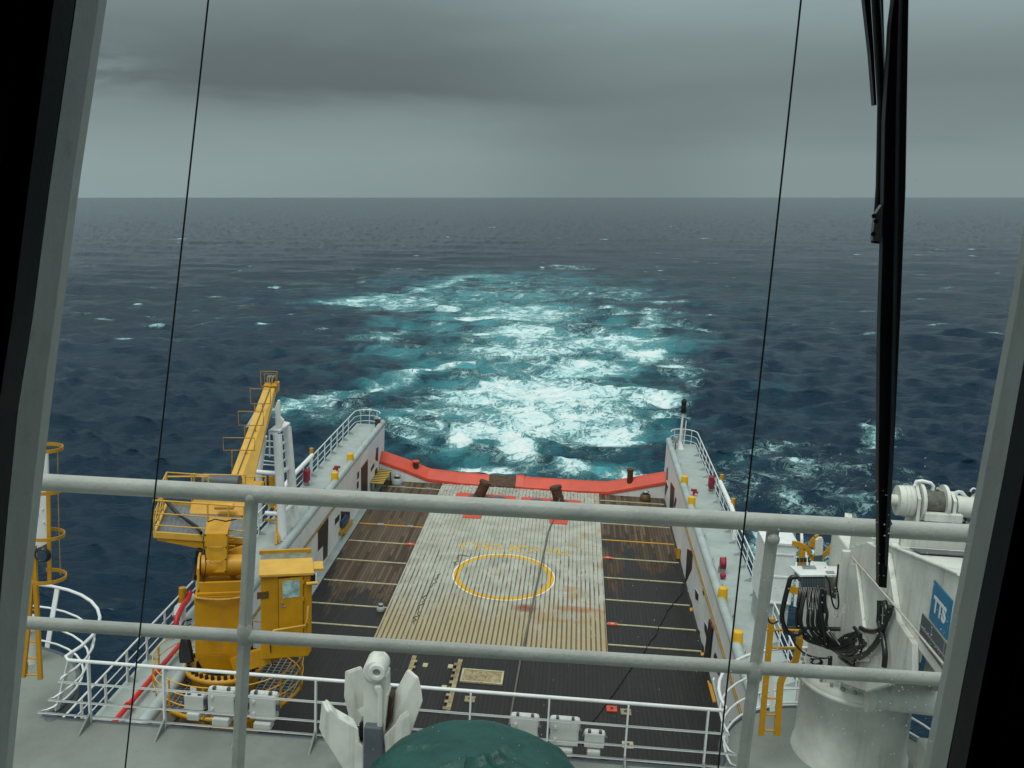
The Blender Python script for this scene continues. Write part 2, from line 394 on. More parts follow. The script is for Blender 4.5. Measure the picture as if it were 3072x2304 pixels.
b = MB(); cap(b, prof[:4]); cap(b, [(-6.75, .0), (-4.75, -.02)], rise=.63); t.part('cap', b, 'red'); b = MB(); cap(b, [(-3.0, 0.0), (-2.5, .0)], rise=.72); cap(b, [(-2.5, .0), (1.4, .0)], rise=.62); cap(b, prof[4:])
t.part('cap', b, 'red')
b = MB(); cap(b, [(-4.75, -.02), (-3.0, -.02)], rise=.6); t.part('cap', b, 'rust', label='worn rusty middle length of the bulwark cap')
for x, z, sd in ((-9.55, .78, 'left'), (4.3, .78, 'right')):
    bb = Thing('bulwark_post', 'short rust-brown mooring post on the %s arm of the red bulwark' % sd, 'mooring post', (x, 63.1, z), 'mooring posts on the bulwark')
    h = .42 if sd == 'left' else .8
    bb.part('post', MB().cyl((x, 63.1, z-.1), (x, 63.1, z+h), .19), 'rust')
    bb.part('head', MB().cyl((x, 63.1, z+h), (x, 63.1, z+h+.10), .235), 'red' if sd == 'left' else 'rust')
# tow pins on red plates near the stern
for x0, x1, xp, xh, lean, sd in ((-6.55, -2.82, -5.15, -3.85, .22, 'left'), (-2.5, 1.24, -.1, -1.5, -.16, 'right')):
    xm = (x0+x1)/2
    t = Thing('tow_pin', 'rusty tow pin leaning over the %s red plate at the stern end of the hatch' % sd, 'tow pin', (xm, 59.5, .09), 'tow pins')
    o = [(x0+.15, 60.75), (x0, 60.6), (x0, 59.7), (x0+.15, 59.5), (xp-.75, 59.0), (xp-.5, 56.2), (xp+.5, 56.2), (xp+.75, 59.0), (x1-.15, 59.5), (x1, 59.7), (x1, 60.6), (x1-.15, 60.75)]
    t.part('base_plate', MB().prism([(px, py, .085) for px, py in o], (0, 0, .045)), 'red')
    t.part('collar', MB().lathe((xp, 60.05, .13), [(.34, 0), (.62, .0), (.58, .04), (.34, .04)]), 'slate')
    p = t.part('post', MB().cyl((xp, 60.05, .05), (xp+lean*1.9, 60.2, 1.05), .33, .32), 'rust')
    t.part('head', MB().cyl((xp+lean*1.75, 60.19, .97), (xp+lean*2.0, 60.2, 1.12), .39, .37), 'rust', parent=p)
    t.part('hole_cover', MB().lathe((xh, 60.05, .13), [(.01, .03), (.42, .03), (.47, .0)]), 'slate')
    t.part('slot', MB().box(xh-.62 if xh > xp else xh+.42, xh-.42 if xh > xp else xh+.62, 59.9, 60.2, .131, .14), 'black')
# mushroom ventilators and small deck gear
def vent(x, y, lab, s=1.0, rust=True):
    t = Thing('mushroom_vent', lab, 'ventilator', (x, y, 0), 'mushroom vents on the cargo deck')
    t.part('base', MB().lathe((x, y, 0), [(.42*s, 0), (.45*s, .1*s), (.40*s, .5*s), (.3*s, .55*s)]), 'plaque' if rust else 'walk')
    t.part('neck', MB().cyl((x, y, .5*s), (x, y, .75*s), .22*s), 'slate')
    t.part('cap', MB().lathe((x, y, .72*s), [(.01, .14*s), (.2*s, .13*s), (.3*s, .05*s), (.29*s, 0)]), 'galv')
vent(-10.55, 61.95, 'grey mushroom vent in the left stern corner beside the striped step', .78, False)
vent(5.28, 62.0, 'rust-brown mushroom vent in the right stern corner', .78)
vent(-7.95, 43.1, 'small white mushroom vent beside the left edge of the hatch', .42, False)
t = Thing('hazard_step', 'yellow and black striped step against the left casing at the stern', 'step', (-11.45, 61, 0))
t.part('tread', MB().box(-11.8, -11.0, 59.6, 62.4, .72, .78), 'hazard')
[t.part('support', MB().bar((x, y, 0), (x, y, .72), .07, .07), 'slate') for x in (-11.75, -11.05) for y in (59.7, 61, 62.3)]
# flush gear near the bridge end of the deck
t = Thing('deck_access_hatch', 'flush black access panel between two toothed steel rails in front of the hatch', 'access hatch', (-4.7, 37.2, 0))
for x, xx in ((-5.7, -5.5), (-3.78, -3.96)):
    a = t.part('rail', MB().box(x-.09, x+.09, 34.6, 38.9, .003, .06), 'rustplate')
    [t.part('tooth', MB().box(min(x, xx)-.03, max(x, xx)-.02, 34.8+i*.5, 35.0+i*.5, .06, .075), 'rustplate', parent=a) for i in range(8)]
t.part('panel', MB().box(-5.36, -4.1, 34.6, 38.9, .003, .02), 'timber')
for x, y in ((-5.15, 38.2), (-4.12, 38.25), (-4.15, 36.5)): t.part('socket', MB().box(x-.1, x+.1, y-.16, y+.16, .02, .04), 'strip')
t = Thing('cover_plate', 'rusty cream rectangular steel plate lying on the dark deck before the hatch', 'deck plate', (-2.75, 37.6, 0))
t.part('plate', MB().box(-3.55, -1.95, 37.1, 38.1, .003, .03), 'rustplate')
b = MB(); [b.bar((-3.6, y, .03), (-1.9, y, .03), .08, .06) for y in (37.1, 38.1)]; [b.bar((x, 37.1, .03), (x, 38.1, .03), .08, .058) for x in (-3.56, -1.94)]; t.part('rim', b, 'strip')
for x, y, c, lab in ((-3.05, 35.75, 'rustplate', 'small rusty lashing socket just beyond the white deck rail, right of the anchor'), (2.93, 35.7, 'rustplate', 'cream lashing socket on the dark deck beside the red one'),
                     (2.4, 35.85, 'red', 'small red lashing socket on the dark deck, near the right casing'), (2.9, 33.4, 'strip', 'cream lashing socket under the lower bars of the white deck rail')):
    t = Thing('lashing_socket', lab, 'lashing socket', (x, y, 0), 'loose lashing sockets')
    t.part('plate', MB().box(x-.2, x+.2, y-.2, y+.2, .003, .05), c); t.part('pocket', MB().box(x-.06, x+.06, y-.08, y+.08, .05, .056), 'black')
# ropes lying on the deck
def wav(pts, n, amp, seed=0):
    out = []; pts = [Vector(p) for p in pts]; rr = random.Random(seed)
    for a, b in zip(pts, pts[1:]):
        for i in range(n): out.append(a.lerp(b, i/n)+Vector((rr.uniform(-amp, amp), 0, rr.uniform(0, amp*.3))))
    out.append(pts[-1]); return out
single('steel_wire_rope', MB().tube([(-.1, 59.8, .5), (-.3, 58, .2), (-.45, 56.2, .15)]+wav([(-.5, 56, .135), (-.62, 54.8, .13), (-1.27, 39.75, .13)], 10, .012)+[(-1.3, 39.3, .06), (-1.42, 34.2, .04), (-1.5, 28, .04)], .045, 8), 'rope',
       'grey steel wire rope running the length of the hatch from the right tow pin', 'rope', (-.9, 48, .09))
single('thin_cable', MB().tube(wav([P(2052, 1730, z=.03), P(2045, 1780, z=.03), P(2000, 1833, z=.03), P(1966, 1904, z=.03), P(1868, 2040, z=.03), P(1777, 2164, z=.03)], 6, .04, 3), .022, 6), 'black',
       'thin black cable straggling over the dark timber near the right casing', 'cable', (3, 38, 0))
# chain lying on the hatch along its left side
b = MB(); rr = random.Random(4)
def chain(b, pts, n):
    ps = wav(pts, n, .07, 5)
    for i, (p, q) in enumerate(zip(ps, ps[1:])): b.bar(p+Vector((.05*(-1)**i, 0, 0)), q-Vector((.05*(-1)**i, 0, 0)), .024, .016)
chain(b, [P(1238, 1872, z=.105), P(1270, 1800, z=.105), P(1320, 1720, z=.105)], 12)
single('lashing_chain', b, 'bolt', 'dark chain lying in a zigzag on the hatch left of the yellow ring', 'chain', P(1275, 1790, z=.1))
b = MB(); chain(b, [P(1360, 1700, z=.105), P(1372, 1680, z=.105), P(1381, 1664, z=.105), P(1410, 1670, z=.105)], 5)
single('lashing_chain', b, 'rust', 'rust-red chain lying on the hatch at the upper left of the yellow ring', 'chain', P(1381, 1664, z=.1))
# ------------------------------------------------------------------ the ship's hull and the two side casings
t = Thing('ship_hull', 'white hull of the ship below the side walkways', 'hull', (XC, 30, -5))
for x0, x1 in ((-13.7, XL), (XR, 8.42)): t.part('side_plating', MB().box(x0+.02, x1-.02, -4, 63.6, -7, -.3), 'wingwall')
t.part('stern_plating', MB().box(-13.6, 8.3, 62.8, 63.5, -7, -.35), 'wingwall')
ZT = 3.45
def opening_shade(th, x, sgn, poly, frame=None, dep=.02):
    pts = [P(u, v, x=x) for u, v in poly]
    c = sum(pts, Vector())/len(pts)
    d = Vector((sgn*.012, 0, 0))
    fr = None
    if frame:
        big = [p+(p-c)*.06+(p-c).normalized()*.05 for p in pts]
        fr = th.part('door' if frame == 'maroon' else 'window', MB().prism(big, d), frame)
    th.part('opening_shade', MB().prism([p+d*.6 for p in pts], d), 'dark', parent=fr)  # raised dark panel, no recess: the shade inside is its colour
z4 = lambda *q: [(880+x/4.148, 1200+y/4.148) for x, y in q]
zb = lambda *q: [(420+x/3.814, 1400+y/3.814) for x, y in q]
z6 = lambda *q: [(1900+x/3.686, 1200+y/3.686) for x, y in q]
z7 = lambda *q: [(1950+x/2.536, 1650+y/2.536) for x, y in q]
for sd in ('left', 'right'):
    L = sd == 'left'; xi = XL if L else XR; xo = -13.7 if L else 8.42; sg = 1 if L else -1   # sg: towards the deck
    t = Thing('side_casing', 'long white casing along the %s side of the cargo deck with a walkway on top' % sd, 'deckhouse', ((xi+xo)/2, 40, 0))
    w = t.part('wall', MB().box(min(xi, xo), max(xi, xo), 16, 64.2, -.29, 3.24), 'wingwall')
    pa, pb = (xi-sg*.02, xo+sg*.02)
    t.part('walkway', MB().box(min(pa, pb), max(pa, pb), 16.02, 64.15, 3.243, 3.29), 'walk')
    # the stern end of the bulwark tube, the rub tube along the inner edge
    t.part('edge_tube', MB().tube([(xi-sg*.12, 64.1, ZT+.02)]+[(xi-sg*.12, y, ZT) for y in range(62, 19, -6)], .19, 16), 'tube')
    for y in np.arange(22, 64, 3.05): t.part('lashing_eye', MB().tube([(xi-sg*.3, y, 3.28), (xi-sg*.38, y, 3.5), (xi-sg*.42, y+.3, 3.5), (xi-sg*.36, y+.32, 3.28)], .018, 6), 'tube')
    b = MB(); b.tube([(xi+sg*.05, y, 2.35) for y in (20, 30, 45, 52.5)], .05, 8); t.part('yellow_pipe', b, 'gold')
    if L:
        opening_shade(t, xi, sg, z4((1020,740),(1032,600),(1057,585),(1050,765)))
        opening_shade(t, xi, sg, z4((962,850),(1005,770),(1005,830),(965,895)), 'whiter')
        opening_shade(t, xi, sg, z4((845,860),(922,755),(918,1160),(845,1150)), 'maroon')
        opening_shade(t, xi, sg, z4((792,905),(815,882),(815,965),(792,990)), 'whiter')
        opening_shade(t, xi, sg, z4((786,1030),(810,1003),(810,1085),(786,1115)), 'whiter')
        opening_shade(t, xi, sg, z4((1015,870),(1043,835),(1043,940),(1015,950)))
        opening_shade(t, xi, sg, zb((2040,720),(2150,590),(2140,1010),(2095,1060),(2095,890),(2040,960)), 'maroon')
        opening_shade(t, xi, sg, z4((515,1480),(572,1415),(568,1490),(512,1560)), 'whiter')
        opening_shade(t, xi, sg, z4((590,1385),(700,1390),(700,1470),(590,1600)))
    else:
        opening_shade(t, xi, sg, z6((370,760),(383,742),(380,885),(366,885)))
        opening_shade(t, xi, sg, z6((350,1000),(368,900),(385,960),(355,1060)), 'whiter')
        opening_shade(t, xi, sg, z6((415,920),(455,985),(443,1240),(400,1240)), 'maroon')
        opening_shade(t, xi, sg, z6((452,1160),(468,1070),(480,1100),(462,1200)))
        opening_shade(t, xi, sg, z7((285,0),(325,20),(318,140),(270,250)), 'maroon')
        opening_shade(t, xi, sg, z7((345,295),(372,340),(370,390),(347,370)), 'whiter')
        opening_shade(t, xi, sg, z7((401,320),(411,280),(420,315),(411,350)))
        opening_shade(t, xi, sg, z7((310,370),(325,420),(325,440),(310,440)))
        opening_shade(t, xi, sg, z7((416,545),(437,585),(437,690),(416,605)), 'whiter')
        opening_shade(t, xi, sg, z7((367,600),(381,620),(380,680),(368,650)))
        opening_shade(t, xi, sg, z7((397,705),(412,740),(412,780),(397,770)))
        opening_shade(t, xi, sg, z7((488,800),(500,780),(535,880),(530,960),(488,890)))
        opening_shade(t, xi, sg, z7((610,1300),(650,1340),(650,1480),(612,1380)))
        q = [P(u, v, x=xi) for u, v in z7((463,530),(486,600),(455,890),(416,885))]
        lf = [p+Vector((sg*.03, 0, 0)) for p in q]
        t.part('open_door_leaf', MB().prism(lf, (sg*.06, 0, 0)), 'dark', label='dark red-edged door leaf hooked open on the right casing')
        b = MB(); b.tube([lf[3], lf[0], lf[1]], .045, 6); t.part('door_edge', b, 'maroon')
    # yellow fender brackets at the foot of the wall
    fl = [z4((570,1640),(712,1480),(712,1525),(632,1659),(570,1680))] if L else [z7((175,-10),(232,-10),(226,70),(192,62)), z7((310,440),(326,440),(326,500),(316,490)), z7((395,780),(412,780),(414,862),(400,820)), z7((432,1000),(462,995),(505,1150),(502,1200),(470,1190))]
    for q in fl:
        pts = [P(u, v, x=xi+sg*.03) for u, v in q]
        t.part('fender_bracket', MB().prism(pts, (sg*.14, 0, 0)), 'yellow', bevel=.02)
    if L: t.part('tarpaulin', MB().prism([P(u, v, x=xi+.04) for u, v in z4((585,1500),(640,1420),(690,1465),(640,1560),(585,1590))], (.1, 0, 0)), 'bluetarp', bevel=.04)
    # railing round the outer edge and the stern end
    xr = xo+sg*.1
    rl = Thing('walkway_railing', 'white three-bar railing along the outer edge of the %s walkway' % sd, 'railing', (xr, 45, 3.29), 'walkway railings')
    cx = (xi+xo)/2; hw = abs(cx-xr); 
    def path(z, y0): 
        p = [Vector((xr, y, z)) for y in np.arange(y0, 62.9, 2)]+[Vector((xr, 62.9, z))]
        p += [Vector((cx+(xr-cx)*math.cos(a), 62.9+hw*1.0*math.sin(a), z)) for a in np.linspace(0, math.pi, 15)[1:]]
        return p
    for z, r in ((4.36, .032), (3.98, .02), (3.62, .02)): rl.part('rail', MB().tube(path(z, 16.1), r, 8), 'whiter')
    for y in list(np.arange(17.2, 62.5, 1.52)): 
        b = MB().box(xr-.02, xr+.02, y-.055, y+.055, 3.29, 4.36)
        q = rl.part('post', b, 'whiter')
        rl.part('bracket', MB().prism([(xr, y, 3.29), (xr+sg*.34, y, 3.29), (xr+sg*.30, y, 3.36), (xr, y, 3.5)], (0, .03, 0)), 'walk', parent=q)
    for a in (50, 90, 130): 
        p = Vector((cx+(xr-cx)*math.cos(R(a)), 62.9+hw*math.sin(R(a)), 0)); rl.part('post', MB().tube([p+Vector((0,0,3.29)), p+Vector((0,0,4.36))], .022, 8), 'whiter')
    # thick roller bar part of the rail with two yellow-capped stanchions
    ya, yb = (52.4, 46.6)
    rl.part('roller_bar', MB().tube([(xr, ya, 4.4), (xr, yb+1.6, 4.4), (xr, yb+.3, 4.25), (xr, yb, 3.9), (xr, yb, 3.3)], .12, 12), 'whiter')
    for y, w in ((52.7, 'farther'), (48.6, 'nearer')):
        tt = Thing('yellow_stanchion', 'slim yellow-capped stanchion on the outer rail of the %s walkway, %s of the pair' % (sd, w), 'stanchion', (xr, y, 3.29), 'yellow-capped rail stanchions')
        tt.part('post', MB().cyl((xr-sg*.12, y, 3.29), (xr-sg*.12, y, 4.30), .08), 'whiter'); tt.part('cap', MB().cyl((xr-sg*.12, y, 4.30), (xr-sg*.12, y, 4.72), .105), 'yellow')
    cy = (54.7, 51.0) if L else (54.5, 50.8, 39.0, 35.0)
    nm = ('farthest', 'second farthest', 'second nearest', 'nearest') if not L else ('farther', 'nearer')
    for y, w in zip(cy, nm):
        x = xi-sg*.16
        tt = Thing('yellow_bollard', 'stout bright yellow bollard on the %s casing edge, %s from the bridge' % (sd, w) if w.startswith('far') or w.startswith('second far') else 'stout bright yellow bollard on the %s casing edge, %s to the bridge' % (sd, w), 'bollard', (x, y, ZT), 'yellow bollards on the casing edges')
        tt.part('drum', MB().lathe((x, y, ZT-.15), [(.20, 0), (.215, .12), (.185, .62), (.175, .66)]), 'capyellow'); tt.part('lid', MB().lathe((x, y, ZT+.505), [(.01, .05), (.13, .045), (.178, .0)]), 'capyellow')
    # red hydrant on the walkway
    y = 53.2; x = xi-sg*.55
    h = Thing('hydrant', 'small red hydrant on the %s walkway beside a yellow bollard' % sd, 'hydrant', (x, y, 3.29), 'hydrants on the walkways')
    h.part('pipe', MB().cyl((x, y, 3.29), (x, y, 3.62), .06), 'pipered'); h.part('valve_wheel', MB().cyl((x-.16, y, 3.6), (x+.16, y, 3.6), .07), 'maroon'); h.part('outlet', MB().cyl((x, y, 3.5), (x-sg*.22, y-.1, 3.5), .06), 'maroon')
    y = 50.6 if L else 54.2
    h = Thing('hose_box', 'dark red hose box hung inside the outer rail of the %s walkway' % sd, 'hose box', (xr+sg*.16, y, 3.4), 'hose boxes')
    h.part('box', MB().box(xr+min(sg*.05, sg*.33), xr+max(sg*.05, sg*.33), y-.24, y+.24, 3.5, 4.15), 'maroon', bevel=.04); h.part('bracket', MB().box(xr+min(sg*.02, sg*.3), xr+max(sg*.02, sg*.3), y-.05, y+.05, 3.29, 3.5), 'galv')
# things standing on the walkways
x, y = 7.25, 62.9
t = Thing('light_mast', 'slender white mast with a black lantern at the end of the right walkway', 'mast', (x, y, 3.29))
t.part('foot', MB().lathe((x, y, 3.29), [(.3, 0), (.08, .5)]), 'whiter'); t.part('pole', MB().cyl((x, y, 3.5), (x+.05, y, 5.6), .085, .06), 'whiter')
t.part('pole', MB().cyl((x+.26, y+.1, 3.6), (x+.3, y+.1, 5.1), .035), 'whiter')
l = t.part('lantern', MB().lathe((x+.05, y, 5.6), [(.13, 0), (.17, .04), (.15, .3), (.17, .34), (.17, .4), (.11, .5), (.16, .55), (.16, .8), (.08, .92)]), 'black')
t = Thing('lantern_box', 'grey light box on a bracket inside the right stern rail', 'light', (6.95, 62.6, 3.4)); t.part('box', MB().box(6.8, 7.1, 62.4, 62.7, 3.75, 4.15), 'galv', bevel=.03); t.part('bracket', MB().bar((6.95, 62.55, 3.29), (6.95, 62.55, 3.75), .06, .06), 'slate')
t = Thing('stern_locker', 'rust-brown locker behind the stern rail of the left walkway', 'locker', (-12.15, 63.3, 3.29)); t.part('box', MB().box(-12.3, -12.0, 63.2, 63.5, 3.29, 3.9), 'rust'); t.part('lid', MB().box(-12.35, -11.95, 63.15, 63.55, 3.9, 3.95), 'galv')
x, y = XR+.45, 42.3
t = Thing('hose_reel', 'red hose reel beside the tube on the right walkway', 'hose reel', (x, y, 3.29)); t.part('drum', MB().cyl((x+.05, y, 3.75), (x+.24, y, 3.75), .25), 'maroon'); t.part('flange', MB().cyl((x+.25, y, 3.75), (x+.28, y, 3.75), .28), 'maroon'); t.part('valve', MB().ball((x+.1, y-.7, 3.45), .14, 8), 'maroon'); t.part('leg', MB().box(x, x+.3, y-.06, y+.06, 3.29, 3.6), 'galv')
# fire mains along the walkways
for L, sd in ((1, 'left'), (0, 'right')):
    x = -12.75 if L else 7.45
    y1 = 33 if L else 30
    t = Thing('fire_main', 'red fire main pipe along the %s walkway deck' % sd, 'pipe', (x, 24, 3.29), 'fire mains')
    t.part('pipe', MB().tube([(x, y, 3.55) for y in (16.5, 22, y1)], .08, 12), 'pipered')
    for y in (18.5, 21.5, 24.5, 27.5): t.part('flange', MB().cyl((x, y-.04, 3.55), (x, y+.04, 3.55), .12), 'pipered'); t.part('support', MB().box(x-.05, x+.05, y+.2, y+.3, 3.29, 3.5), 'walk')
# locker and guard on the right walkway
t = Thing('white_locker', 'tall white equipment locker on the right walkway with a hoop handrail', 'locker', (8.3, 37.5, 3.29))
t.part('cabinet', MB().box(7.75, 8.95, 36.9, 38.6, 4.3, 6.7), 'whiter', bevel=.03); t.part('lid', MB().box(7.7, 9.0, 36.85, 38.65, 6.7, 6.78), 'whiter')
t.part('plinth', MB().box(7.8, 8.9, 37, 38.5, 3.29, 4.3), 'walk')
b = MB(); [b.box(7.78, 8.92, 36.875, 36.9, z, z+.06) for z in (4.35, 5.4, 6.3)]; [b.box(x, x+.06, 36.87, 36.9, 4.35, 6.4) for x in (7.8, 8.85)]; t.part('door_frame', b, 'whiter')
t.part('handrail', MB().tube([(9.1, 36.9, 4.3), (9.1, 36.9, 6.9), (9.1, 37.1, 7.15), (9.1, 37.9, 7.15), (9.1, 38.2, 6.9), (9.1, 38.2, 4.3)], .06, 8), 'whiter')
# ------------------------------------------------------------------ yellow deck crane on the left
ra = lambda a, b, **k: P(650+a/3.95, 1080+b/3.95, **k)
rb = lambda a, b, **k: P(420+a/3.814, 1400+b/3.814, **k)
r2 = lambda a, b, **k: P(a/2.212, 1600+b/2.212, **k)
z3 = lambda a, b, **k: P(480+a/3.686, 1700+b/3.686, **k)
cxk, cyk = -10.62, 30.0
t = Thing('deck_crane', 'yellow knuckle boom deck crane with an operator cab, boom laid up towards the stern', 'crane', (cxk, cyk, 0))
ped = t.part('pedestal', MB().lathe((cxk, cyk, 0), [(1.05, 0), (1.05, 3.5), (1.18, 3.7), (1.26, 3.72), (1.26, 3.86), (.9, 3.87)], 40), 'yellow')
b = MB()
for i in range(36):
    a = 2*math.pi*i/36; q = Vector((cxk+1.14*math.cos(a), cyk+1.14*math.sin(a), 3.86)); b.cyl(q, q+Vector((0, 0, .13)), .062, n=8)
t.part('bolt_ring', b, 'bolt', parent=ped)
col = t.part('column', MB().hexa([(cxk-.55,cyk-.7,3.87), (cxk+.75,cyk-.7,3.87), (cxk+.75,cyk+.75,3.87), (cxk-.55,cyk+.75,3.87)]+[(cxk-.84,cyk-.8,4.55), (cxk+.84,cyk-.8,4.55), (cxk+.84,cyk+.8,4.55), (cxk-.84,cyk+.8,4.55)]).hexa([(cxk-.84,cyk-.8,4.55), (cxk+.84,cyk-.8,4.55), (cxk+.84,cyk+.8,4.55), (cxk-.84,cyk+.8,4.55)]+[(cxk-.84,cyk-.8,6.55), (cxk+.84,cyk-.8,6.55), (cxk+.84,cyk+.8,6.55), (cxk-.84,cyk+.8,6.55)]).rotz((cxk,cyk), 15), 'yellow', bevel=.02)
hb = [Vector((cxk-.8+1.6*i/10, cyk-.82-.10*math.sin(math.pi*i/10), 6.52-.05*math.sin(math.pi*i/10))) for i in range(11)]
t.part('collar', MB().tube(hb, .04, 8).rotz((cxk,cyk), 15), 'rustyellow', parent=col)
t.part('head_deck', MB().box(cxk-.76, cxk+.76, cyk-.8, cyk+.75, 6.552, 6.66).rotz((cxk,cyk), 15), 'yellow', bevel=.02)
b = MB()
for x in (-.55, .12): b.tube([(cxk+x, cyk-.8, 5.3), (cxk+x+.04, cyk-.9, 5.22), (cxk+x+.34, cyk-.9, 5.22+.02*(x > 0)), (cxk+x+.40, cyk-.8, 5.32)], .016, 6)
b.tube([(cxk+.25, cyk-.8, 4.3), (cxk+.27, cyk-.86, 4.28), (cxk+.37, cyk-.86, 4.28), (cxk+.39, cyk-.8, 4.3)], .014, 6)
t.part('grab_handle', b.rotz((cxk,cyk), 15), 'boomyellow', parent=col)
for x in (-.76, .70): t.part('yoke_plate', MB().prism([(cxk+x, cyk-.72, 6.66), (cxk+x, cyk+.7, 6.66), (cxk+x, cyk+.55, 7.25), (cxk+x, cyk+.1, 7.66), (cxk+x, cyk-.35, 7.66), (cxk+x, cyk-.62, 7.4)], (.07, 0, 0)).rotz((cxk,cyk), 15), 'yellow', bevel=.01)
t.part('yoke_lip', MB().box(cxk-.69, cxk+.69, cyk-.74, cyk-.64, 6.66, 6.98).rotz((cxk,cyk), 15), 'yellow', bevel=.015)
t.part('pivot_drum', MB().cyl((cxk-.66, cyk-.12, 7.3), (cxk+.68, cyk-.12, 7.3), .33, n=32).rotz((cxk,cyk), 15), 'yellow')
# short first arm rising from the pivot
A = [rb(760,1215,y=29.5), rb(985,1215,y=29.5), rb(1000,765,y=29.75), rb(738,765,y=29.75)]
arm = t.part('arm', MB().prism(A, (-.2, .72, .12)), 'yellow', bevel=.02)
b = MB()
for i in range(4):
    for q in (A[0].lerp(A[3], i/3), A[1].lerp(A[2], i/3)): c = q.lerp((A[0]+A[1]+A[2]+A[3])/4, .08); b.cyl(c, c+Vector((0, -.02, 0)), .022, n=8)
t.part('bolt', b, 'bolt', parent=arm)
b = MB()
for f in (.32, .68):
    l = A[0].lerp(A[3], f); r = A[1].lerp(A[2], f); p, q = l.lerp(r, .2), l.lerp(r, .8); b.tube([p, p+Vector((0, -.08, 0)), q+Vector((0, -.08, 0)), q], .014, 6)
t.part('rung', b, 'boomyellow', parent=arm)
b = MB()
for yy in (790, 905, 1030): b.tube([rb(1010,yy,y=29.9), rb(1085,yy,y=29.9), rb(1070,yy+48,y=29.9), rb(1005,yy+52,y=29.9)], .014, 6)
t.part('step_iron', b, 'boomyellow', parent=arm)
t.part('arm_head', MB().hexa([A[3], A[2], A[2]+Vector((-.2,.8,0)), A[3]+Vector((-.2,.8,0)), rb(778,640,y=30.4), rb(1040,640,y=30.4), rb(1040,640,y=30.4)+Vector((-.15,.5,0)), rb(778,640,y=30.4)+Vector((-.15,.5,0))]), 'yellow', bevel=.02)
t.part('arm_web', MB().prism([rb(1010,960,y=30.3), rb(1170,910,y=30.3), rb(1150,1210,y=30.3), rb(1060,1300,y=30.3), rb(1000,1215,y=30.3)], (0, .1, 0)), 'boomyellow')
t.part('arm_web', MB().prism([rb(735,1020,y=30.3), rb(650,1130,y=30.3), rb(640,1240,y=30.3), rb(780,1240,y=30.3)], (0, .1, 0)), 'yellow')
# winch platform behind the arm
ZP = 7.72
n0, n1, f1, f0 = rb(165,775,y=31), rb(1190,770,y=31), rb(1260,470,y=34), rb(315,480,y=34)
for q in (n0, n1, f0, f1): q.z = ZP
pf = t.part('platform', MB().prism([n0, n1, f1, f0], (0, 0, -.06)), 'grate')
b = MB(); [b.bar(n0.lerp(n1, i/17)+Vector((0, 0, .012)), f0.lerp(f1, i/17)+Vector((0, 0, .012)), .014, .012) for i in range(18)]
t.part('grating', b, 'galv', parent=pf)
b = MB(); [b.bar(p, q, .09, .2) for p, q in ((n0, n1), (n0, f0), (f0, f1), (n1, f1))]; t.part('platform_edge', b, 'boomyellow')
t.part('bracket', MB().prism([n0+Vector((.03, 0, -.09)), n1+Vector((0, 0, -.09)), n1+Vector((0, 0, -.75)), rb(730,945,y=31), n0+Vector((.1, 0, -.2))], (0, .12, 0)), 'yellow')
b = MB()
for z, r in ((1.18, .03), (.74, .022), (.33, .022)):
    p = Vector((0, 0, z)); b.tube([n1+p, n0+p, f0+p, f0.lerp(f1, .5)+p], r, 8)
t.part('railing', b, 'boomyellow')
for q in (n0, n0.lerp(f0, .33), n0.lerp(f0, .66), f0, n0.lerp(n1, .6), n0.lerp(n1, .83), n1, f0.lerp(f1, .3), f0.lerp(f1, .5)): t.part('rail_post', MB().tube([q, q+Vector((0, 0, 1.18))], .028, 8), 'boomyellow')
b = MB()
for f in ((n0, n0.lerp(f0, .66)), (n0.lerp(f0, .33), f0)): b.tube([f[0]+Vector((0, 0, .35)), f[1]+Vector((0, 0, 1.15))], .02, 6)
t.part('brace', b, 'boomyellow')
# boom root housing and boom
t.part('boom_root', MB().hexa([rb(770,640,y=33.2), rb(1010,640,y=33.2), rb(1010,640,y=33.2)+Vector((0,2.2,0)), rb(770,640,y=33.2)+Vector((0,2.2,0)), rb(560,540,y=33.2), rb(1190,560,y=33.2), rb(1190,560,y=33.2)+Vector((0,2.4,.1)), rb(560,540,y=33.2)+Vector((0,2.4,.1))]).hexa([rb(560,538,y=33.2), rb(1190,558,y=33.2), rb(1190,558,y=33.2)+Vector((0,2.4,.1)), rb(560,538,y=33.2)+Vector((0,2.4,.1)), rb(590,400,y=33.6), rb(1200,420,y=33.6), rb(1200,420,y=33.6)+Vector((0,2.2,.15)), rb(590,400,y=33.6)+Vector((0,2.2,.15))]), 'yellow', bevel=.02)
t.part('winch_drum', MB().cyl(rb(730,165,y=35.3), rb(1140,185,y=35.3), .3), 'slate')
t.part('cylinder', MB().cyl(rb(860,455,y=33.1), rb(1070,455,y=33.1), .11), 'boomyellow')
NT = [ra(155,1395,y=36.4), ra(290,1410,y=36.4), ra(430,1485,y=36.8)]; NT.append(NT[0]+(NT[2]-NT[1]))
FT = [ra(560,320,y=45), ra(690,330,y=45), ra(703,415,y=45.3)]; FT.append(FT[0]+(FT[2]-FT[1]))
bm_ = t.part('boom', MB().hexa([NT[3], NT[2], FT[2], FT[3], NT[0], NT[1], FT[1], FT[0]]), 'boomyellow', bevel=.015)
R0 = rb(1000,430,y=34.5)
t.part('boom_heel', MB().hexa([R0+Vector((-.75,0,-.5)), R0+Vector((-.15,0,-.5)), NT[2], NT[3], R0+Vector((-.75,0,.0)), R0+Vector((-.15,0,.0)), NT[1], NT[0]]), 'boomyellow')
b = MB(); e0 = NT[0].lerp(NT[1], .55)+Vector((0, 0, .03)); e1 = FT[0].lerp(FT[1], .62)+Vector((0, 0, .05)); b.tube([e0, e1, ra(650,250,y=45.4)], .02, 6); t.part('hoist_rope', b, 'rope', parent=bm_)
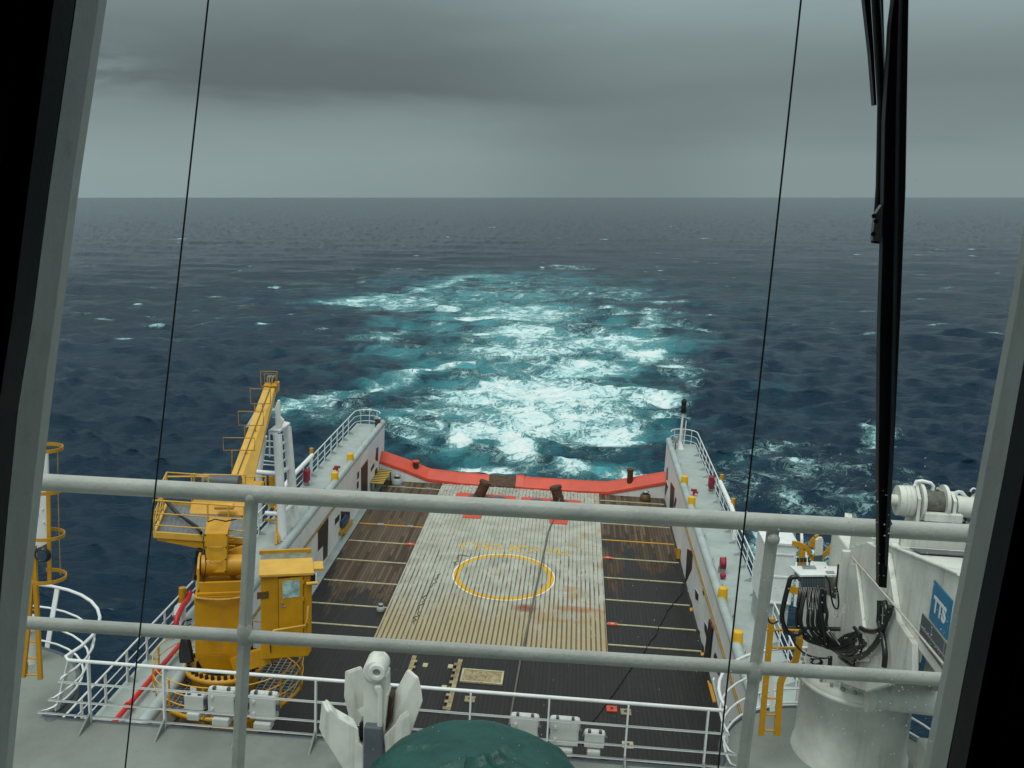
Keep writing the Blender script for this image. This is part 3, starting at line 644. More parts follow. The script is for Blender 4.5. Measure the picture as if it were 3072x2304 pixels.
t.part('boom_head', MB().hexa([FT[3], FT[2], FT[2]+Vector((0,.6,.1)), FT[3]+Vector((0,.6,.1)), FT[0]+Vector((-.03,0,.07)), FT[1]+Vector((.05,0,.07)), FT[1]+Vector((.05,.6,.2)), FT[0]+Vector((-.03,.6,.2))]), 'yellow', bevel=.02)
b = MB()
for x in (615, 640, 672): q = ra(x,285,y=45.5); b.prism([q+Vector((-.035,-.2,0)), q+Vector((-.035,.2,0)), q+Vector((-.035,.15,.38)), q+Vector((-.035,-.15,.38))], (.05, 0, 0))
sh_ = t.part('sheave_cheek', b, 'strip'); q = ra(645,250,y=45.5); t.part('sheave', MB().cyl(q+Vector((-.2, 0, 0)), q+Vector((.16, 0, 0)), .15), 'rust', parent=sh_)
t.part('scraped_patch', MB().prism([NT[1].lerp(FT[1], .45)+Vector((.006, 0, -.04)), NT[1].lerp(FT[1], .62)+Vector((.006, 0, -.04)), NT[2].lerp(FT[2], .58)+Vector((.006, 0, .04)), NT[2].lerp(FT[2], .42)+Vector((.006, 0, .04))], (.004, 0, 0)), 'galv', parent=bm_)
for (xa, ya, xb, yb, yy, lx, ly) in ((75,920,450,1070,38.4,180,1340), (255,608,553,775,40.4,330,905), (398,340,636,518,42.4,450,600), (520,132,715,312,45.0,545,330)):
    g_ = MB().tube([ra(xa,ya,y=yy), ra(xb,ya+6,y=yy), ra(xb,yb,y=yy), ra(xa+5,yb,y=yy)], .022, 6, closed=True)
    g_.tube([ra(lx,yb,y=yy), ra(lx+5,ly,y=yy)], .025, 6); g_.tube([ra(xb-95 if yy < 44 else xb-5,yb,y=yy), ra(xb-90 if yy < 44 else xb-5,yb+(250 if yy < 40 else 120 if yy < 44 else 20),y=yy)], .018, 6)
    t.part('guard_frame', g_, 'rustyellow')
t.part('guard_frame', MB().tube([ra(568,310,y=45.3), ra(568,165,y=45.3), ra(698,165,y=45.3), ra(705,320,y=45.3)], .018, 6), 'rustyellow')
# upper rail round the boom root
b = MB(); b.tube([rb(265,150,y=34.6), rb(285,115,y=34.6), rb(770,112,y=34.6), rb(795,130,y=34.6)], .035, 8); b.tube([rb(605,90,y=34.3), rb(1210,98,y=34.3)], .022, 6); b.tube([rb(1210,115,y=34.6), rb(1440,112,y=34.6), rb(1405,215,y=34.6)], .03, 8)
for x, y0, y1 in ((620,75,400), (720,125,400), (1205,80,430), (1440,112,440)): b.tube([rb(x,y0,y=34.5), rb(x,y1,y=34.5)], .025, 6)
t.part('upper_railing', b, 'boomyellow')
# hoses of the crane
for i in range(4): t.part('hose', MB().tube([rb(270+i*12,350,y=33.4), rb(320+i*10,430+i*4,y=33), rb(420+i*8,540,y=32.4), rb(560,620+i*6,y=31.8), rb(650,680+i*8,y=31.3), rb(700,755+i*3,y=30.9)], .05, 8), 'hose')
b = MB(); b.tube([rb(680,950,y=30.8), rb(665,1060,y=30.9), rb(650,1130,y=30.9), rb(610,1300,y=30.6)], .11, 8); t.part('hose', b, 'hose')
for i in range(5): t.part('hose', MB().tube([z3(350,660+i*9,y=29.7), z3(290-i*8,680+i*4,y=29.6), z3(255+i*14,860,y=29.5), z3(245+i*20,960,y=29.4), z3(255+i*22,1060,y=29.3)], .11, 8), 'hose')
b = MB(); b.tube([rb(780,630,y=29.9), rb(860,600,y=29.8), rb(980,625,y=29.8), rb(1100,600,y=30.2)], .022, 6); b.tube([rb(735,770,y=29.5), rb(720,860,y=29.4), rb(745,1000,y=29.4), rb(755,1120,y=29.3), rb(735,1290,y=29.2), rb(660,1440,y=29.1)], .016, 6); t.part('cable', b, 'hose')
b = MB(); b.tube([z3(350,580,y=29.8), z3(270,600,y=29.6), z3(240,660,y=29.6), z3(260,700,y=29.6), z3(330,660,y=29.8)], .03, 6); t.part('cable', b, 'hose')
# operator cab
yc = 28.45
c0, c1 = P(786,1960,y=yc), P(932,1962,y=yc); zt = P(870,1728,y=yc).z; zb_ = P(870,1960,y=yc).z
x0, x1 = c0.x, c1.x; cr_ = ((x0+x1)/2, yc)
class _T:
    part = staticmethod(lambda name, mb, mat, **k: t.part(name, mb.rotz(cr_, 17), mat, **k))
ct = _T()
cab = t.part('cab', MB().prism([(x0,yc,zb_+.02), (x0,yc,zt), (x1,yc,zt), (x1,yc,zb_+.02), (x1-.1,yc,zb_-.16), (x0,yc,zb_-.18)], (0, 1.9, 0)).rotz(cr_, 17), 'yellow', bevel=.03)
ct.part('roof', MB().box(x0-.05, x1+.06, yc-.08, yc+1.15, zt+.003, zt+.10), 'boomyellow', bevel=.02, parent=cab)
ct.part('visor', MB().hexa([(x1+.0,yc+.3,zt-.02), (x1+.36,yc+.3,zt-.02), (x1+.36,yc+.9,zt-.02), (x1,yc+.9,zt-.02), (x1,yc+.3,zt+.06), (x1+.36,yc+.3,zt+.06), (x1+.36,yc+.9,zt+.06), (x1,yc+.9,zt+.06)]), 'boomyellow', parent=cab)
ct.part('skylight', MB().box(x0, x1-.05, yc+1.2, yc+1.75, zt+.003, zt+.06), 'skylight', parent=cab)
ct.part('roof_bar', MB().box(x0-.05, x1+.05, yc+1.76, yc+1.86, zt+.003, zt+.14), 'yellow', parent=cab)
dr = [P(u, v, y=yc-.004) for u, v in ((836,1733), (907,1733), (907,1916), (838,1914))]
dk = [p+(p-sum(dr, Vector())/4)*.035 for p in dr]
ct.part('door_gap', MB().prism(dk, (0, -.006, 0)), 'bolt', parent=cab)
door = ct.part('door', MB().prism([p+Vector((0, -.02, 0)) for p in dr], (0, -.025, 0)), 'yellow', bevel=.008)
ct.part('window', MB().prism([P(u, v, y=yc-.05) for u, v in ((846,1743), (896,1743), (896,1794), (847,1794))], (0, -.008, 0)), 'paleglass', parent=door)
b = MB(); q = P(845,1807,y=yc-.05); b.cyl(q, q+Vector((0, -.03, 0)), .035, n=10); q = P(843,1818,y=yc-.05); b.bar(q, q+Vector((.14, 0, .0)), .03, .03); ct.part('handle', b, 'galv', parent=door)
b = MB()
for v in (1753, 1803, 1886): q = P(907,v,y=yc-.05); b.cyl(q+Vector((0, 0, -.05)), q+Vector((0, 0, .05)), .025, n=8)
ct.part('hinge', b, 'yellow', parent=door)
ct.part('plaque', MB().prism([P(u, v, y=yc-.004) for u, v in ((775,1767), (808,1767), (808,1787), (775,1787))], (0, -.015, 0)), 'plaque')
b = MB(); b.tube([z3(1225,750,y=yc-.3), z3(1218,700,y=yc-.3), z3(1235,686,y=yc-.3), z3(1570,676,y=yc-.3), z3(1590,600,y=yc-.3), z3(1610,465,y=yc-.2)], .035, 8); b.tube([z3(1590,640,y=yc-.3), z3(1580,800,y=yc-.1)], .035, 6); b.tube([z3(1600,215,y=yc-.1), z3(1720,218,y=yc-.1)], .06, 8); ct.part('handrail', b, 'boomyellow')
ct.part('mirror', MB().prism([z3(1650,120,y=yc), z3(1715,120,y=yc), z3(1712,205,y=yc), z3(1650,205,y=yc)], (0, .05, 0)), 'black'); ct.part('mirror_arm', MB().prism([z3(1708,120,y=yc-.01), z3(1722,120,y=yc-.01), z3(1720,205,y=yc-.01), z3(1708,205,y=yc-.01)], (0, .05, 0)), 'whiter')
b = MB(); b.bar((x0+.3, yc+.3, zb_-.18), (cxk+.6, yc+.9, 4.2), .4, .5); t.part('cab_bracket', b, 'yellow')
b = MB(); b.tube([z3(1225,750,y=yc-.3), z3(1220,850,y=yc-.2), z3(1228,990,y=yc-.1), z3(1245,1090,y=yc+.1)], .015, 6); t.part('chain', b, 'bolt')
# round access basket at the foot of the crane
pr = [(1.3, 3.2), (2.35, 3.2), (2.35, 3.26), (1.3, 3.26)]
bk = t.part('basket_floor', MB().lathe((cxk+.15, cyk, 0), [(2.3, 3.1), (2.36, 3.1), (2.36, 3.24), (2.3, 3.24)], 40), 'yellow')
b = MB()
for i in range(-11, 12):
    d = i*.2; h = math.sqrt(max(0, 2.3**2-d*d))
    b.bar((cxk+.15+d, cyk-h, 3.2), (cxk+.15+d, cyk+h, 3.2), .03, .05); b.bar((cxk+.15-h, cyk+d, 3.17), (cxk+.15+h, cyk+d, 3.17), .025, .03)
t.part('grating', b, 'galv', parent=bk)
for z in (4.25, 3.9, 3.55): t.part('basket_rail', MB().tube(arc((cxk+.15, cyk), 2.36, 0, 360, 48, z)[:-1], .020, 6, closed=True), 'boomyellow')
for a in range(0, 360, 30): p = Vector((cxk+.15+2.36*math.cos(R(a)), cyk+2.36*math.sin(R(a)), 3.1)); t.part('basket_post', MB().bar(p, p+Vector((0, 0, 1.15)), .06, .03), 'yellow')
b = MB(); [b.bar((cxk+.15+1.0*math.cos(R(a)), cyk+1.0*math.sin(R(a)), 2.2), (cxk+.15+2.3*math.cos(R(a)), cyk+2.3*math.sin(R(a)), 3.1), .1, .1) for a in range(0, 360, 45)]; t.part('basket_strut', b, 'yellow')
t.part('name_plate', MB().box(cxk-.75, cxk-.55, cyk-1.08, cyk-1.05, 3.3, 3.5), 'whiter')
# ------------------------------------------------------------------ white boom rest
yr = 43.4
t = Thing('boom_rest', 'white tubular boom rest tower with a ladder between its legs, on the left walkway', 'boom rest', (-13, yr, 3.29))
tp = [ra(620,828,y=yr), ra(748,838,y=yr), ra(872,742,y=yr+1.6), ra(770,715,y=yr+1.6)]
t.part('head_plate', MB().prism(tp, (0, 0, -.1)), 'whiter')
t.part('cheek', MB().prism([ra(695,800,y=yr+.3), ra(690,565,y=yr+.3), ra(722,475,y=yr+.3), ra(745,482,y=yr+.3), ra(752,670,y=yr+.3), ra(795,715,y=yr+.3), ra(760,800,y=yr+.3)], (0, .14, 0)), 'whiter', bevel=.02)
t.part('cheek', MB().prism([ra(505,460,y=yr+.3), ra(490,500,y=yr+.3), ra(462,590,y=yr+.3), ra(340,800,y=yr+.3), ra(430,790,y=yr+.3), ra(560,600,y=yr+.3)], (0, .14, 0)), 'whiter', bevel=.02)
f1 = rb(1635,845,z=3.29); f2 = rb(1780,680,z=3.29); f3 = rb(1365,500,y=f1.y+.2); f4 = rb(1420,560,y=f2.y)
t.part('leg', MB().tube([f1, ra(720,880,y=yr)], .2, 14), 'whiter'); t.part('leg', MB().tube([f2, ra(832,790,y=yr+1.5)], .2, 14), 'whiter')
lg = rb(1360,100,y=yr+.8); t.part('leg', MB().tube([Vector((lg.x, lg.y, 3.29)), lg+Vector((0, 0, .2)), ra(560,900,y=yr+.6)], .16, 12), 'whiter')
t.part('gusset', MB().prism([ra(612,835,y=yr), ra(740,845,y=yr), ra(690,920,y=yr), ra(660,885,y=yr), ra(612,870,y=yr)], (0, .06, 0)), 'whiter')
b = MB(); b.tube([rb(1335,60,y=yr), rb(1580,80,y=yr)], .11, 12); b.tube([rb(1580,80,y=yr), rb(1715,10,y=yr+1.5)], .11, 12); b.tube([rb(1435,530,y=yr-.4), rb(1620,545,y=yr-.4)], .10, 12); b.tube([rb(1620,540,y=yr-.4), rb(1760,420,y=yr+1.2)], .10, 12); t.part('cross_brace', b, 'whiter')
b = MB()
for x0_, y0_, x1_, y1_ in ((590,960,690,965), (570,1028,690,1034), (540,1122,700,1135), (745,880,800,880), (755,970,820,972), (500,1235,700,1248), (525,1190,700,1210), (760,1075,825,1080)): b.tube([ra(x0_,y0_,y=yr+1.2), ra(x1_,y1_,y=yr+1.2)], .035, 6)
for x0_, y0_, x1_, y1_ in ((755,1015,830,950), (760,1115,835,1045), (765,1220,845,1145)): b.tube([ra(x0_,y0_,y=yr+.6), ra(x1_,y1_,y=yr+1.5)], .035, 6)
b.tube([ra(625,870,y=yr+1.2), ra(628,1150,y=yr+1.2)], .035, 6)
for y_ in (890, 985, 1095): b.tube([ra(860,y_-10,y=yr+1.6), ra(880,y_,y=yr+1.6), ra(872,y_+20,y=yr+1.6)], .022, 6)
t.part('rung', b, 'whiter')
b = MB(); b.bar(rb(1555,900,y=f1.y-.6), rb(1570,640,y=yr-.4), .1, .12); b.bar(rb(1595,880,y=f1.y-.4), rb(1540,450,y=yr), .07, .1); b.bar(rb(1420,610,y=yr-.5), rb(1560,612,y=yr-.5), .06, .08); b.bar(rb(1500,110,y=yr+1), rb(1510,470,y=yr+1), .2, .1); b.bar(rb(1545,120,y=yr+1), rb(1550,470,y=yr+1), .1, .1); t.part('side_ladder', b, 'yellow')
# yellow stanchion and hose near the crane foot
q = P(548,1790,x=-13.45)
t = Thing('yellow_stanchion', 'yellow-capped stanchion with a red hose hung on it left of the crane column', 'stanchion', (q.x, q.y, 3.29), 'yellow-capped rail stanchions')
t.part('post', MB().cyl((q.x, q.y, 3.29), (q.x, q.y, q.z-.2), .11), 'whiter'); t.part('cap', MB().cyl((q.x, q.y, q.z-.25), (q.x, q.y, q.z+.35), .16, .13), 'yellow')
t.part('roller_bar', MB().tube([P(575,1790,x=-13.5), P(555,1805,x=-13.5), P(535,1825,x=-13.5), P(528,1850,x=-13.5)], .15, 10), 'whiter')
t.part('hose', MB().tube([P(572,1775,x=-13.2), P(565,1795,x=-13.2), P(550,1815,x=-13.2), P(540,1835,x=-13.2), P(530,1855,x=-13.2), P(528,1875,x=-13.2)], .10, 8), 'pipered')
# ------------------------------------------------------------------ the bridge-front deck just below the window
ZD = 11.9
LC, RC = (-8.75, 13.62), (4.15, 13.45)
o = [(-10.3, 5.7), (5.9, 5.7)]+[(RC[0]+1.62*math.cos(R(a)), RC[1]+1.62*math.sin(R(a))) for a in range(0, 190, 8)]+[(2.45, 13.05), (-7.2, 13.05)]+[(LC[0]+1.5*math.cos(R(a)), LC[1]+1.5*math.sin(R(a))) for a in range(-20, 182, 8)]
dk_ = single('upper_deck', MB().prism([(x, y, ZD) for x, y in o], (0, 0, -.22)), 'deckgrey', 'pale grey painted deck below the bridge windows with rounded ends', None, (XC, 10, ZD), kind='structure')
b = MB(); b.tube([(x, y, ZD-.03) for x, y in o[2:]], .05, 8)
single('deck_edge_bar', b, 'slate', 'dark rounded edge bar along the front of the pale grey upper deck', 'edge bar', (XC, 13, ZD))
t = Thing('superstructure', 'white front of the accommodation block under the upper deck', 'deckhouse', (XC, 9, 3)); t.part('front_wall', MB().box(-10.2, 5.8, 6, 12.6, 3, ZD-.23), 'wingwall'); t.part('foot', MB().box(-10.1, 5.7, 6, 12.4, -6, 3), 'wingwall')
t = Thing('deck_drain', 'flush round drain cover in the left part of the grey upper deck', 'drain', P(153,2154,z=ZD)); t.part('cover', MB().lathe(P(153,2154,z=ZD+.003), [(.001, .006), (.085, .006), (.09, 0)]), 'slate')
# white railing with rounded ends
t = Thing('deck_railing', 'white four-bar railing along the front of the grey upper deck with rounded ends', 'railing', (XC, 13, ZD))
for i, z in enumerate((12.85, 12.5, 12.2, 11.99)):
    rl_, rr_ = 1.84-.09*i, 1.74-.05*i
    p = arc(LC, rl_, 215, -16, 22, z)+[Vector((-6.9-.16*i, 13.02, z)), Vector((2.4+.12*i, 13.02, z))]+arc(RC, rr_, 192, 20, 20, z)
    t.part('rail', MB().tube(p, .026 if i == 0 else .017, 10), 'whiter')
for k in range(9): 
    x = -6.6+1.1*k
    if k == 4: continue
    q = t.part('post', MB().box(x-.012, x+.012, 12.985, 13.055, ZD-.1, 12.83), 'whiter'); t.part('bracket', MB().prism([(x-.015, 12.98, ZD+.001), (x-.015, 12.62, ZD+.001), (x-.015, 12.98, ZD+.16)], (.03, 0, 0)), 'deckgrey', parent=q)
for c, rr_, angs in ((LC, 1.5, (20, -12, 75, 130)), (RC, 1.5, (165, 115, 70))):
    for a in angs:
        u = Vector((math.cos(R(a)), math.sin(R(a)), 0)); s_ = Vector((-u.y, u.x, 0))*.045
        lo_ = Vector((c[0], c[1], ZD-.1))+u*rr_; hi = Vector((c[0], c[1], 12.85))+u*(rr_+.32)
        t.part('post', MB().hexa([lo_-s_, lo_+s_, lo_+s_+u*.02, lo_-s_+u*.02, hi-s_, hi+s_, hi+s_+u*.02, hi-s_+u*.02]), 'whiter')
# floodlights hung outside the railing
def flood(x, z, w, h, lab):
    t = Thing('floodlight', lab, 'floodlight', (x, 13.3, z-h/2), 'floodlights on the deck railing')
    y0 = 13.12
    t.part('housing', MB().prism([(x-w/2, y0+.05, z-h/2), (x-w/2, y0+.05, z+h/2), (x+w/2, y0+.05, z+h/2), (x+w/2, y0+.05, z-h/2)], (0, .13, 0)), 'white', bevel=.05)
    t.part('cover', MB().prism([(x-w*.46, y0+.02, z-h*.46), (x-w*.46, y0+.02, z+h*.46), (x+w*.46, y0+.02, z+h*.46), (x+w*.46, y0+.02, z-h*.46)], (0, .03, 0)), 'white', bevel=.02)
    b = MB()
    for sx in (-1, 1): b.box(x+sx*w*.5-.025, x+sx*w*.5+.025, y0+.05, y0+.12, z-.045, z+.045); b.box(x+sx*w*.25-.02, x+sx*w*.25+.02, y0+.03, y0+.09, z+h*.5-.01, z+h*.5+.025)
    t.part('clip', b, 'slate')
    if w > .35: b = MB(); [b.cyl((x-w*.3, y0-.005, z+q), (x-w*.3, y0+.02, z+q), .022, n=10) for q in (h*.22, -h*.22)]; t.part('knob', b, 'whiter')
    t.part('bracket', MB().tube([(x-w*.45, y0+.1, z-.02), (x-w*.5, y0+.2, z-h*.5-.05), (x, y0+.2, z-h*.5-.12), (x+w*.5, y0+.2, z-h*.5-.05), (x+w*.45, y0+.1, z-.02)], .018, 6), 'slate')
    t.part('foot', MB().box(x-w*.3, x+w*.3, y0-.02, y0+.2, z-h*.5-.14, z-h*.5-.02), 'white', bevel=.02)
    t.part('cable', MB().tube([(x, y0+.1, z-h*.5-.05), (x+w*.3, y0, z-h*.5-.12), (x+w*.7, y0, z-h*.5-.16), (x+w*.9, y0, z-h*.5-.30)], .012, 6), 'hose')
flood(-5.12, 12.26, .31, .25, 'small white floodlight housing on the rail, leftmost, below the yellow crane column')
flood(-4.72, 12.29, .42, .42, 'large white floodlight housing right beside the small left one, below the yellow crane')
flood(-4.11, 12.27, .42, .42, 'large white floodlight housing partly behind the left grey rail post')
flood(-.33, 12.24, .42, .42, 'large white floodlight housing above the edge of the green tarpaulin')
flood(.24, 12.24, .44, .42, 'large white floodlight housing right of the green tarpaulin, middle of the right three')
flood(.67, 12.16, .31, .24, 'small white floodlight housing, rightmost on the deck rail')
# anchor
ya = 11.6
an = lambda x, y, dy=0: P(950+x/4.687, 1950+y/4.687, y=ya+dy)
t = Thing('spare_anchor', 'white-painted high holding power anchor standing upright on the upper deck', 'anchor', (-2.15, 11.6, ZD))
EY = an(845, 300, -.1)
def ring(c, r0, r1, n=28): return [c+Vector((r0*math.cos(2*math.pi*i/n), 0, r0*math.sin(2*math.pi*i/n))) for i in range(n)]
sw = an(985,900).x-an(655,900).x
b = MB(); b.prism([an(655,1659), an(655,380), an(700,230), an(985,380), an(985,620), an(1003,630), an(950,1130), an(915,1659)], (0, .26, 0))
sk = t.part('shank', b, 'cranewhite', bevel=.035)
rE = sw*.50
def disc(b, c, ro, ri, y0, y1, n=32):
    vs = []
    for y in (y0, y1):
        for r in (ro, ri): vs += [(c.x+r*math.cos(2*math.pi*i/n), y, c.z+r*math.sin(2*math.pi*i/n)) for i in range(n)]
    fs = []
    for i in range(n):
        j = (i+1) % n
        fs += [(i, j, n+j, n+i), (2*n+i, 3*n+i, 3*n+j, 2*n+j), (i, 2*n+i, 2*n+j, j), (n+i, n+j, 3*n+j, 3*n+i)]
    b.add(vs, fs, False); return b
ec = an(815, 300)
t.part('eye', disc(MB(), ec, rE*.98, rE*.30, ya-.03, ya+.30), 'cranewhite', parent=sk, bevel=.02)
ec2 = an(850, 305, -.06); t.part('eye_boss', disc(MB(), ec2, rE*.72, rE*.32, ya-.10, ya-.028), 'cranewhite', parent=sk, bevel=.012)
t.part('eye_hole', MB().cyl((ec2.x, ya-.06, ec2.z), (ec2.x, ya-.05, ec2.z), rE*.33), 'galv', parent=sk)
t.part('rib', MB().prism([an(810,500,-.02), an(850,470,-.02), an(915,475,-.02), an(935,560,-.02), an(930,1085,-.02), an(860,1090,-.02), an(865,620,-.02)], (0, -.06, 0)), 'cranewhite', parent=sk, bevel=.025)
t.part('sleeve', MB().prism([an(662,1085,-.12), an(912,1105,-.12), an(917,1720,-.12), an(650,1720,-.12)], (0, .5, 0)), 'slate', bevel=.02)
def fl(poly, dy, vec, lab=None): t.part('fluke', MB().prism([an(x, y, dy) for x, y in poly], vec), 'cranewhite', bevel=.018)
fl(((395,300), (425,290), (455,330), (560,830), (640,930), (600,1050), (480,1080), (380,650)), .55, (.16, .12, .02))
fl(((165,870), (200,835), (235,860), (320,960), (470,1045), (590,1110), (603,1310), (655,1360), (655,1720), (400,1720), (95,1240), (135,850)), -.1, (-.10, .16, .05))
fl(((1395,400), (1440,375), (1480,560), (1500,720), (1310,1240), (1000,1640), (915,1659), (935,1290), (985,1130), (1090,1040), (1120,900), (1230,700)), .15, (-.15, .14, .03))
t.part('palm_plate', MB().prism([an(1160,915,-.05), an(1190,1000,-.05), an(1195,1310,-.05), an(960,1500,-.05), an(935,1200,-.05), an(1090,1050,-.05)], (.10, .10, .04)), 'cranewhite', bevel=.02)
t.part('crown_pin', MB().prism([an(945,652,.1), an(1070,665,.1), an(1045,985,.1), an(985,1120,.1), an(950,1130,.1)], (0, .2, 0)), 'rust')
t.part('crown_slot', MB().prism([an(600,1040,.02), an(655,1000,.02), an(660,1230,.02), an(640,1300,.02), an(603,1290,.02)], (0, .05, 0)), 'black')
t.part('seat', MB().box(-2.9, -1.45, 11.3, 12.3, ZD-.001, ZD+.25), 'deckgrey')
# green tarpaulin over a round instrument on the deck under the window
g0 = P(1432,2196,y=5.0); gc = Vector((g0.x, 5.0, 0)); gr = .62; gz = g0.z-.10
single('middle_deck', MB().box(-10.3, 5.9, .9, 5.69, 15.7, 15.9), 'deckgrey', 'grey deck directly under the bridge windows', None, (XC, 3, 15.9), kind='structure')
t = Thing('tarpaulin_cover', 'dark green tarpaulin pulled over a round drum-shaped instrument below the window', 'tarpaulin', (gc.x, gc.y, 15.9))
rw = random.Random(3); ph = [(rw.uniform(0, 6.28), k) for k in (3, 5, 8, 13, 21)]
def wob(a, f): return sum(.012*(f**1.5)*math.sin(k*a+p+f*2)/(1+.12*k) for p, k in ph)*1.9
pr = [(.001, 0), (.10, -.004), (.22, -.018), (.34, -.042), (.44, -.075), (.52, -.115), (.59, -.165), (.64, -.225), (.665, -.30), (.68, -.42), (.70, -.6), (.72, -.8), (.74, -1.0), (.76, -1.17)]
import bisect
prd = []
for (ra_, za_), (rb_, zb2) in zip(pr, pr[1:]):
    for k in range(5): prd.append((ra_+(rb_-ra_)*k/5, za_+(zb2-za_)*k/5))
prd.append(pr[-1])
tm = MB().lathe((gc.x, gc.y, gz), [(r*gr/.66, z) for r, z in prd], 180, wob=wob)
cre = [((-.42,-.30), (.05,-.06), .022, .020), ((.02,-.02), (.30,-.50), .020, .022), ((.05,.0), (.56,-.22), .018, .026), ((-.05,-.1), (-.20,-.60), .020, .02), ((-.12,.05), (-.55,.1), .018, .022), ((.1,.02), (.45,.30), .016, .03), ((-.02,-.3), (.12,-.62), .016, .03)]
def crz(x, y):
    z = 0
    for (ax, ay), (bx, by), h, w_ in cre:
        dx_, dy_ = bx-ax, by-ay; L2 = dx_*dx_+dy_*dy_; f = max(0, min(1.15, ((x-ax)*dx_+(y-ay)*dy_)/L2)); px_, py_ = ax+f*dx_, ay+f*dy_
        q_ = math.hypot(x-px_, y-py_); z += 1.25*h*(.35+.65*f)*(math.exp(-(q_/w_)**2)-.45*math.exp(-((q_-2.2*w_)/(1.6*w_))**2))
    return z+.010*math.sin(7*x+3*y+1)*math.sin(5*y-4*x)+.006*math.sin(17*x-9*y)*math.sin(13*y+6*x)
tm.v = [(x, y, z+crz(x-gc.x, y-gc.y)) for x, y, z in tm.v]
cm = t.part('cover', tm, 'tarp')
fp = [(-.50,-.02), (-.42,-.16), (-.30,-.22), (-.17,-.21), (-.05,-.15)]
b = MB()
def gz_at(x, y): r_ = math.hypot(x, y)*.66/gr; k = bisect.bisect([q[0] for q in prd], r_); return gz+prd[min(k, len(prd)-1)][1]+crz(x, y)
up_ = [Vector((gc.x+x*.97, gc.y+y*.86+.02, gz_at(x*.97, y*.86+.02)+.004)) for x, y in fp]; lo2 = [Vector((gc.x+x, gc.y+y-.03, gz_at(x, y-.03)+.030)) for x, y in fp]; lo2[0].z -= .02; lo2[-1].z -= .022
n = len(fp); b.add(up_+lo2+[p-Vector((0,0,.012)) for p in lo2], [(i, i+1, n+i+1, n+i) for i in range(n-1)]+[(n+i, n+i+1, 2*n+i+1, 2*n+i) for i in range(n-1)], True)
t.part('fold', b, 'tarp', parent=cm)
t.part('lashing', MB().tube(arc((gc.x, gc.y), .70, 0, 360, 60, gz-.55)[:-1], .012, 6, closed=True), 'palerope')
# ------------------------------------------------------------------ yellow ladders
t = Thing('yellow_ladder', 'yellow steel ladder in front of the white crane, beside the right grey rail post', 'ladder', P(2300,2205,y=13.2))
yl = 13.2
z7p = lambda x, y, d=0: P(1950+x/2.536, 1650+y/2.536, y=yl+d)
def strap(pts, w, dep=.02):
    b = MB()
    for p, q in zip(pts, pts[1:]): b.bar(p, q, w, dep, up=(0, 1, 0))
    return b
t.part('stile', strap([z7p(845,1410), z7p(880,1010), z7p(925,520)], .075, .05), 'yellow')
t.part('stile', strap([z7p(965,1410), z7p(992,1010), z7p(1035,905), z7p(1105,850), z7p(1140,690), z7p(1125,610)], .085, .05), 'yellow')
for (xa, ya_, xb, yb_) in ((870,1372,958,1375), (880,1250,965,1253), (890,1128,975,1130), (905,872,1040,872), (890,742,1125,748), (885,605,1130,612)): t.part('rung', MB().tube([z7p(xa, ya_), z7p(xb, yb_)], .014 if ya_ > 1000 else .02, 8), 'yellow')
rLp = lambda x, y, yy=13.2: P(x/2.369, 1400+y/2.369, y=yy)
t = Thing('caged_ladder', 'yellow caged ladder with hoops at the far left, rising from the rounded deck end', 'ladder', rLp(225,1500))
t.part('stile', strap([rLp(165,1495), rLp(205,1100), rLp(243,560)], .06, .05), 'yellow'); t.part('stile', strap([rLp(287,1510), rLp(262,1000), rLp(243,620)], .06, .05), 'yellow')
t.part('foot', MB().prism([rLp(148,1495), rLp(185,1495), rLp(192,1400), rLp(160,1380)], (0, .04, 0)), 'yellow'); t.part('foot', MB().prism([rLp(268,1508), rLp(298,1512), rLp(292,1380), rLp(270,1370)], (0, .04, 0)), 'yellow')
for y_ in (1478, 1360, 1242, 1015, 900): t.part('rung', MB().tube([rLp(180 if y_ > 1100 else 195, y_), rLp(275 if y_ > 1100 else 250, y_+4)], .013, 8), 'yellow')
t.part('cage_bar', strap([rLp(352,832), rLp(348,500), rLp(342,120)], .055, .02), 'yellow')
for y_, x_, xr_ in ((800, 250, 435), (500, 300, 423), (175, 300, 418), (-120, 300, 412)):
    cc = rLp(300, y_); rr_ = (rLp(xr_, y_).x-cc.x)
    b = MB(); pts = [cc+Vector((rr_*math.cos(R(a)), .1+rr_*.9*math.sin(R(a)), 0)) for a in range(-115, 116, 10)]
    for p, q in zip(pts, pts[1:]): b.bar(p, q, .012, .05)
    t.part('hoop', b, 'yellow')
t.part('cage_bar', MB().tube([rLp(430,770), rLp(420,470), rLp(412,150), rLp(410,-120)], .006, 6), 'rustyellow')
t.part('backing_plate', MB().prism([rLp(215,-100,13.35), rLp(338,-100,13.35), rLp(350,540,13.35), rLp(235,603,13.35)], (0, .04, 0)), 'whiter', bevel=.01)
b = MB(); [b.cyl(rLp(x, y_, 13.345), rLp(x, y_, 13.33), .016, n=8) for x, y_ in ((335,260), (340,430), (262,330), (300,300), (330,400), (310,390))]; t.part('clamp', b, 'whiter')
t = Thing('hose_coil', 'small black hose coil hanging on the caged ladder at the far left', 'hose coil', rLp(303,625))
cc = rLp(303,625,13.12); b = MB()
for k in range(4): b.tube([cc+Vector(((.115-.008*k)*math.cos(R(a)), -.012*k, (.105-.006*k)*math.sin(R(a)))) for a in range(0, 360, 15)], .011, 6, closed=True)
t.part('coil', b, 'hose')
q = rLp(212,1110,14.6)
